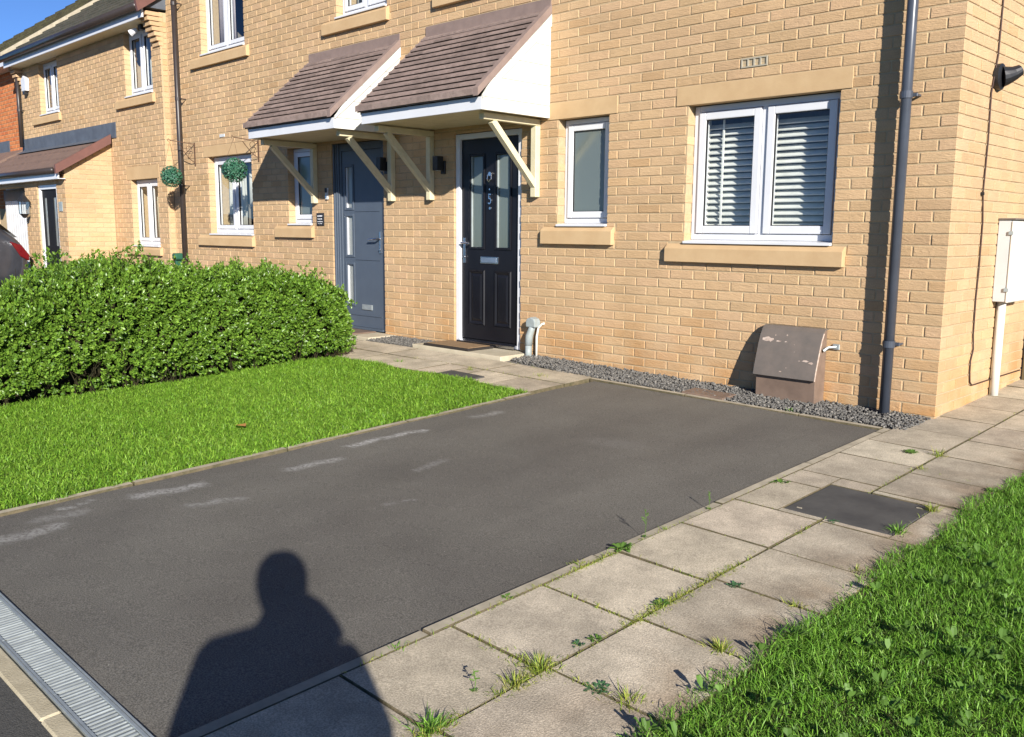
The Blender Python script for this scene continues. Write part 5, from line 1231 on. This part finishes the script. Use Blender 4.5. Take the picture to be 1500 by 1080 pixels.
b = MB(); b.cbox(-11.50,-11.40,-.18,-.101,3.98,4.05,.005); b.build('sensor', m_blackp, t); b = MB(); b.tube([(-11.52,-.18,3.99),(-11.58,-.26,3.93)],[.03,.05],10); b.build('lamp_head', m_upvc, t)
# garden gate at the end of the gable wall
t = thing('garden_gate', 'weathered wooden boarded gate at the back corner of the gable', 'gate', (.6,1.79,-.06))
x = .012
while x < 1.05:
    b = MB(); b.cbox(x, x+.095, 1.77, 1.79, gz(0,0)+.03, 1.72, .003); b.build('board', m_fence, t); x += .1
b = MB(); b.box(.012,1.10,1.791,1.83,.25,.34); b.box(.012,1.10,1.791,1.83,1.35,1.44); b.build('rail', m_fence, t)

# ================================================================== CAR
def car():
    cx, xs_ = -15.2, .86; rear, front = -1.02, -5.0; g = gz(-14.3, -2)+.0
    c = thing('parked_car', 'dark grey hatchback parked behind the hedge with its tail to the garage', 'car', (cx, -3, g))
    # cross sections from rear to front: y, bottom, sill half width, belt z, belt half width, top z, top half width
    S = [(-.97,.36,.70,.66,.76,.74,.66),(-1.01,.28,.78,.78,.83,.92,.72),(-1.15,.24,.84,.92,.87,1.12,.74),(-1.40,.22,.87,.97,.87,1.32,.70),(-1.75,.21,.88,.95,.88,1.46,.64),(-2.2,.20,.88,.93,.88,1.53,.62),(-2.9,.20,.88,.90,.88,1.54,.62),(-3.4,.20,.88,.88,.88,1.44,.62),(-3.95,.20,.88,.86,.87,.98,.66),(-4.5,.22,.86,.78,.84,.84,.68),(-4.85,.26,.80,.64,.78,.70,.64),(-5.0,.34,.68,.50,.68,.56,.58)]
    V = []; n = 12
    for y, zb, hw, zm, mw, zt, tw in S:
        half = [(0,zb),(hw*.92,zb),(hw,zb+.12),(mw,zm*.72),(mw,zm),((mw+tw)/2+.02,(zm+zt)/2),(tw,zt-.03),(0,zt)]
        ring = half+[(-a,b) for a, b in half[-2:0:-1]]
        V += [(cx+a, y, g+b) for a, b in ring]
    n = 14; F = [(i*n+k, i*n+(k+1) % n, (i+1)*n+(k+1) % n, (i+1)*n+k) for i in range(len(S)-1) for k in range(n)]+[tuple(range(n)), tuple((len(S)-1)*n+k for k in range(n))[::-1]]
    b = MB().add(V, F); o = b.build('body', m_car, c, smooth=True, fixn=True)
    md = o.modifiers.new('sub', 'SUBSURF'); md.levels = 2; md.render_levels = 2
    w = MB(); X = cx+.80
    w.add([(cx+.85,-1.45,g+1.02),(cx+.85,-3.75,g+.95),(cx+.72,-3.3,g+1.34),(cx+.70,-2.2,g+1.44),(cx+.73,-1.62,g+1.34)], [(0,1,2,3,4)]); w.build('side_window', g_dark, c)
    w = MB(); w.add([(cx-.58,-1.06,g+1.05),(cx+.58,-1.06,g+1.05),(cx+.54,-1.42,g+1.38),(cx-.54,-1.42,g+1.38)], [(0,1,2,3)]); w.build('rear_window', g_dark, c)
    w = MB(); w.prism([(-.985,.66),(-.975,.76),(-1.09,.93),(-1.27,.99),(-1.12,.74)], cx+.66, cx+.872, 'x')
    w.v = [(x,y,z+g) for x,y,z in w.v]; w.build('tail_light', m_redl, c, bevel=.02)
    for y in (-1.80, -4.25):
        for s in (1, -1):
            wh = thing_part('wheel', c, (cx+s*.80, y, g))
            q = MB(); q.tube([(cx+s*.70,y,g+.31),(cx+s*.885,y,g+.31)], .31, 28); q.build('tyre', m_tyre, wh, bevel=.02)
            q = MB(); q.tube([(cx+s*.886,y,g+.31),(cx+s*.895,y,g+.31)], .20, 20)
            for k in range(5): a = k*2*PI/5; q.bar((cx+s*.90,y,g+.31),(cx+s*.90,y+.19*math.cos(a),g+.31+.19*math.sin(a)),.02,.04,up=(1,0,0))
            q.build('rim', m_galv, wh)
    q = MB(); q.box(cx-.26,cx+.26,-1.018,-1.008,g+.52,g+.63); q.build('number_plate', m_curtb, c)
car()

# ================================================================== THE PHOTOGRAPHER (stands behind the camera; the shadow on the drive is theirs)
def person():
    fx, fy = -.72, .69; rx, ry = .69, .72               # facing and right-hand directions
    B = np.array((2.50, -6.285)); G = -.36
    p = thing('person', 'person in a dark coat holding a phone up, whose shadow falls on the drive', 'person', (B[0], B[1], G))
    def W3(r, f, z): return (B[0]+rx*r+fx*f, B[1]+ry*r+fy*f, G+z)
    def skin(name, pts, edges, rad, m, root_=0, sub=2):
        me = bpy.data.meshes.new(name); loc = ORG[p.name]
        me.from_pydata([tuple(np.array(W3(*q))-loc) for q in pts], edges, []); o = bpy.data.objects.new(name, me); COL.objects.link(o); o.parent = p; ORG[o.name] = loc
        md = o.modifiers.new('skin', 'SKIN'); md.use_smooth_shade = True
        for i, r_ in enumerate(rad): me.skin_vertices[0].data[i].radius = r_ if isinstance(r_, tuple) else (r_, r_)
        for i in range(len(pts)): me.skin_vertices[0].data[i].use_root = (i == root_)
        s = o.modifiers.new('sub', 'SUBSURF'); s.levels = sub; s.render_levels = sub; me.materials.append(m); return o
    # body: pelvis root, spine, arms bent up to the phone
    pts = [(0,0,.95),(0,.0,1.15),(0,-.01,1.35),(0,0,1.47),(0,.02,1.55),
           (-.215,-.01,1.365),(-.285,-.04,1.13),(-.25,.06,.93),
           (.130,0,1.355),(.225,.05,1.14),(.125,.24,1.32),
           (-.11,0,.90),(-.12,.02,.50),(-.12,-.02,.10),(.11,0,.90),(.12,.02,.50),(.12,-.02,.10),(-.13,.10,.04),(.13,.10,.04)]
    ed = [(0,1),(1,2),(2,3),(3,4),(2,5),(5,6),(6,7),(2,8),(8,9),(9,10),(0,11),(11,12),(12,13),(0,14),(14,15),(15,16),(13,17),(16,18)]
    rad = [(.19,.14),(.19,.14),(.20,.13),(.085,.085),(.065,.065),.085,.07,.05,.085,.065,.05,.11,.075,.05,.11,.075,.05,.045,.045]
    skin('body', pts, ed, rad, m_coat)
    # coat hem flaring
    b = MB(); V = []; nn = 24; lv = [(1.55,-.072,.066,.05),(1.525,-.078,.085,.05),(1.495,-.09,.115,.055),(1.465,-.115,.14,.06),(1.445,-.19,.14,.065),(1.425,-.265,.165,.075),(1.39,-.295,.195,.09),(1.32,-.315,.235,.12),(1.22,-.340,.275,.14),(1.14,-.352,.280,.15),(.95,-.355,.285,.17),(.62,-.36,.32,.20)]
    for z, l_, r_, c in lv:
        for k in range(nn): t = 2*PI*k/nn; V.append(W3((l_+r_)/2+(r_-l_)/2*math.cos(t), c*math.sin(t), z))
    b.add(V, [(i*nn+k, i*nn+(k+1) % nn, (i+1)*nn+(k+1) % nn, (i+1)*nn+k) for i in range(len(lv)-1) for k in range(nn)]); b.build('coat', m_coat, p, smooth=True)
    # head with face, hair
    V = []; F = []; nn = 20; prof = [(-.115,.03),(-.10,.052),(-.07,.066),(-.03,.074),(.01,.079),(.05,.079),(.085,.068),(.11,.045),(.122,.015)]
    b = MB()
    for z, r_ in prof:
        for k in range(nn):
            t = 2*PI*k/nn; f = math.sin(t); nose = .022*math.exp(-((t-PI/2)/.18)**2)*math.exp(-((z+.015)/.028)**2); eye = -.008*math.exp(-((abs(t-PI/2)-.42)/.16)**2)*math.exp(-((z-.012)/.014)**2)
            rr = r_*(1.18 if f > 0 else 1.25)
            V.append(W3(-.008+1.13*r_*math.cos(t), .02+1.05*rr*f+(nose+eye), 1.610+z*1.06))
    b.add(V, [(i*nn+k, i*nn+(k+1) % nn, (i+1)*nn+(k+1) % nn, (i+1)*nn+k) for i in range(len(prof)-1) for k in range(nn)]+[tuple(range(nn)), tuple((len(prof)-1)*nn+k for k in range(nn))]); b.build('head', m_skin, p, smooth=True)
    b = MB(); V = []
    for z, r_ in prof[2:]:
        for k in range(nn):
            t = 2*PI*k/nn; f = math.sin(t); o_ = .010 if (f < .45 or z > .06) else -.012
            V.append(W3(-.008+(1.13*r_+o_)*math.cos(t), .02+(r_*1.24+o_)*f, 1.612+z*1.06+(.006 if z > .1 else 0)))
    L_ = len(prof)-2
    b.add(V, [(i*nn+k, i*nn+(k+1) % nn, (i+1)*nn+(k+1) % nn, (i+1)*nn+k) for i in range(L_-1) for k in range(nn)]+[tuple((L_-1)*nn+k for k in range(nn))]); b.build('hair', m_hair, p, smooth=True)
    for s in (-1, 1): b = MB(); b.tube([W3(-.008+s*.082,.01,1.585),W3(-.008+s*.092,.0,1.61),W3(-.008+s*.084,-.002,1.635)], [.008,.012,.008], 8); b.build('ear', m_skin, p, smooth=True)
    # hands: the right one closes on the phone, the left one hangs relaxed
    def hand(base, pc, dirs, palm, thumb):
        P = [base, tuple((a+b_)/2 for a, b_ in zip(base, pc)), pc]; E_ = [(0,1),(1,2)]; rd = [.032,.030,.030]
        for k in range(4):
            o1, o2, o3 = dirs; off = [q*(k-1.5)*.019 for q in palm]; l = (1, 1.08, 1., .82)[k]; i = len(P)
            P += [tuple(pc[j]+off[j]+o[j]*l for j in range(3)) for o in (o1, o2, o3)]; E_ += [(2,i),(i,i+1),(i+1,i+2)]; rd += [.0095,.0088,.0078]
        i = len(P); P += [tuple(pc[j]+t_[j] for j in range(3)) for t_ in thumb]; E_ += [(2,i),(i,i+1)]; rd += [.011,.009]
        skin('hand', P, E_, rd, m_skin, 0, 1)
    hand((.125,.24,1.32), (.068,.305,1.395), ((-.040,.020,.012),(-.068,.040,.020),(-.094,.038,.028)), (0,0,1), ((-.02,.0,.03),(-.06,.01,.045)))
    hand((-.27,.08,.93), (-.262,.095,.86), ((.004,.012,-.040),(.010,.022,-.070),(.018,.020,-.094)), (0,1,0), ((.020,.03,-.02),(.028,.045,-.045)))
    ph = MB(); C = Vector(W3(-.095,.345,1.44)); rot = Matrix.Rotation(math.atan2(ry, rx), 3, 'Z')
    ph.obox(C, (.15,.008,.075), rot); tag(ph.build('phone', m_blackp), 'black phone held up in the right hand of the person', 'phone')
    for s in (-1, 1): b = MB(); b.tube([W3(s*.12,-.09,.045),W3(s*.125,.04,.05),W3(s*.13,.17,.035)], [.045,.05,.035], 12); b.build('shoe', m_shoe, p, smooth=True)
    b = MB()
person()
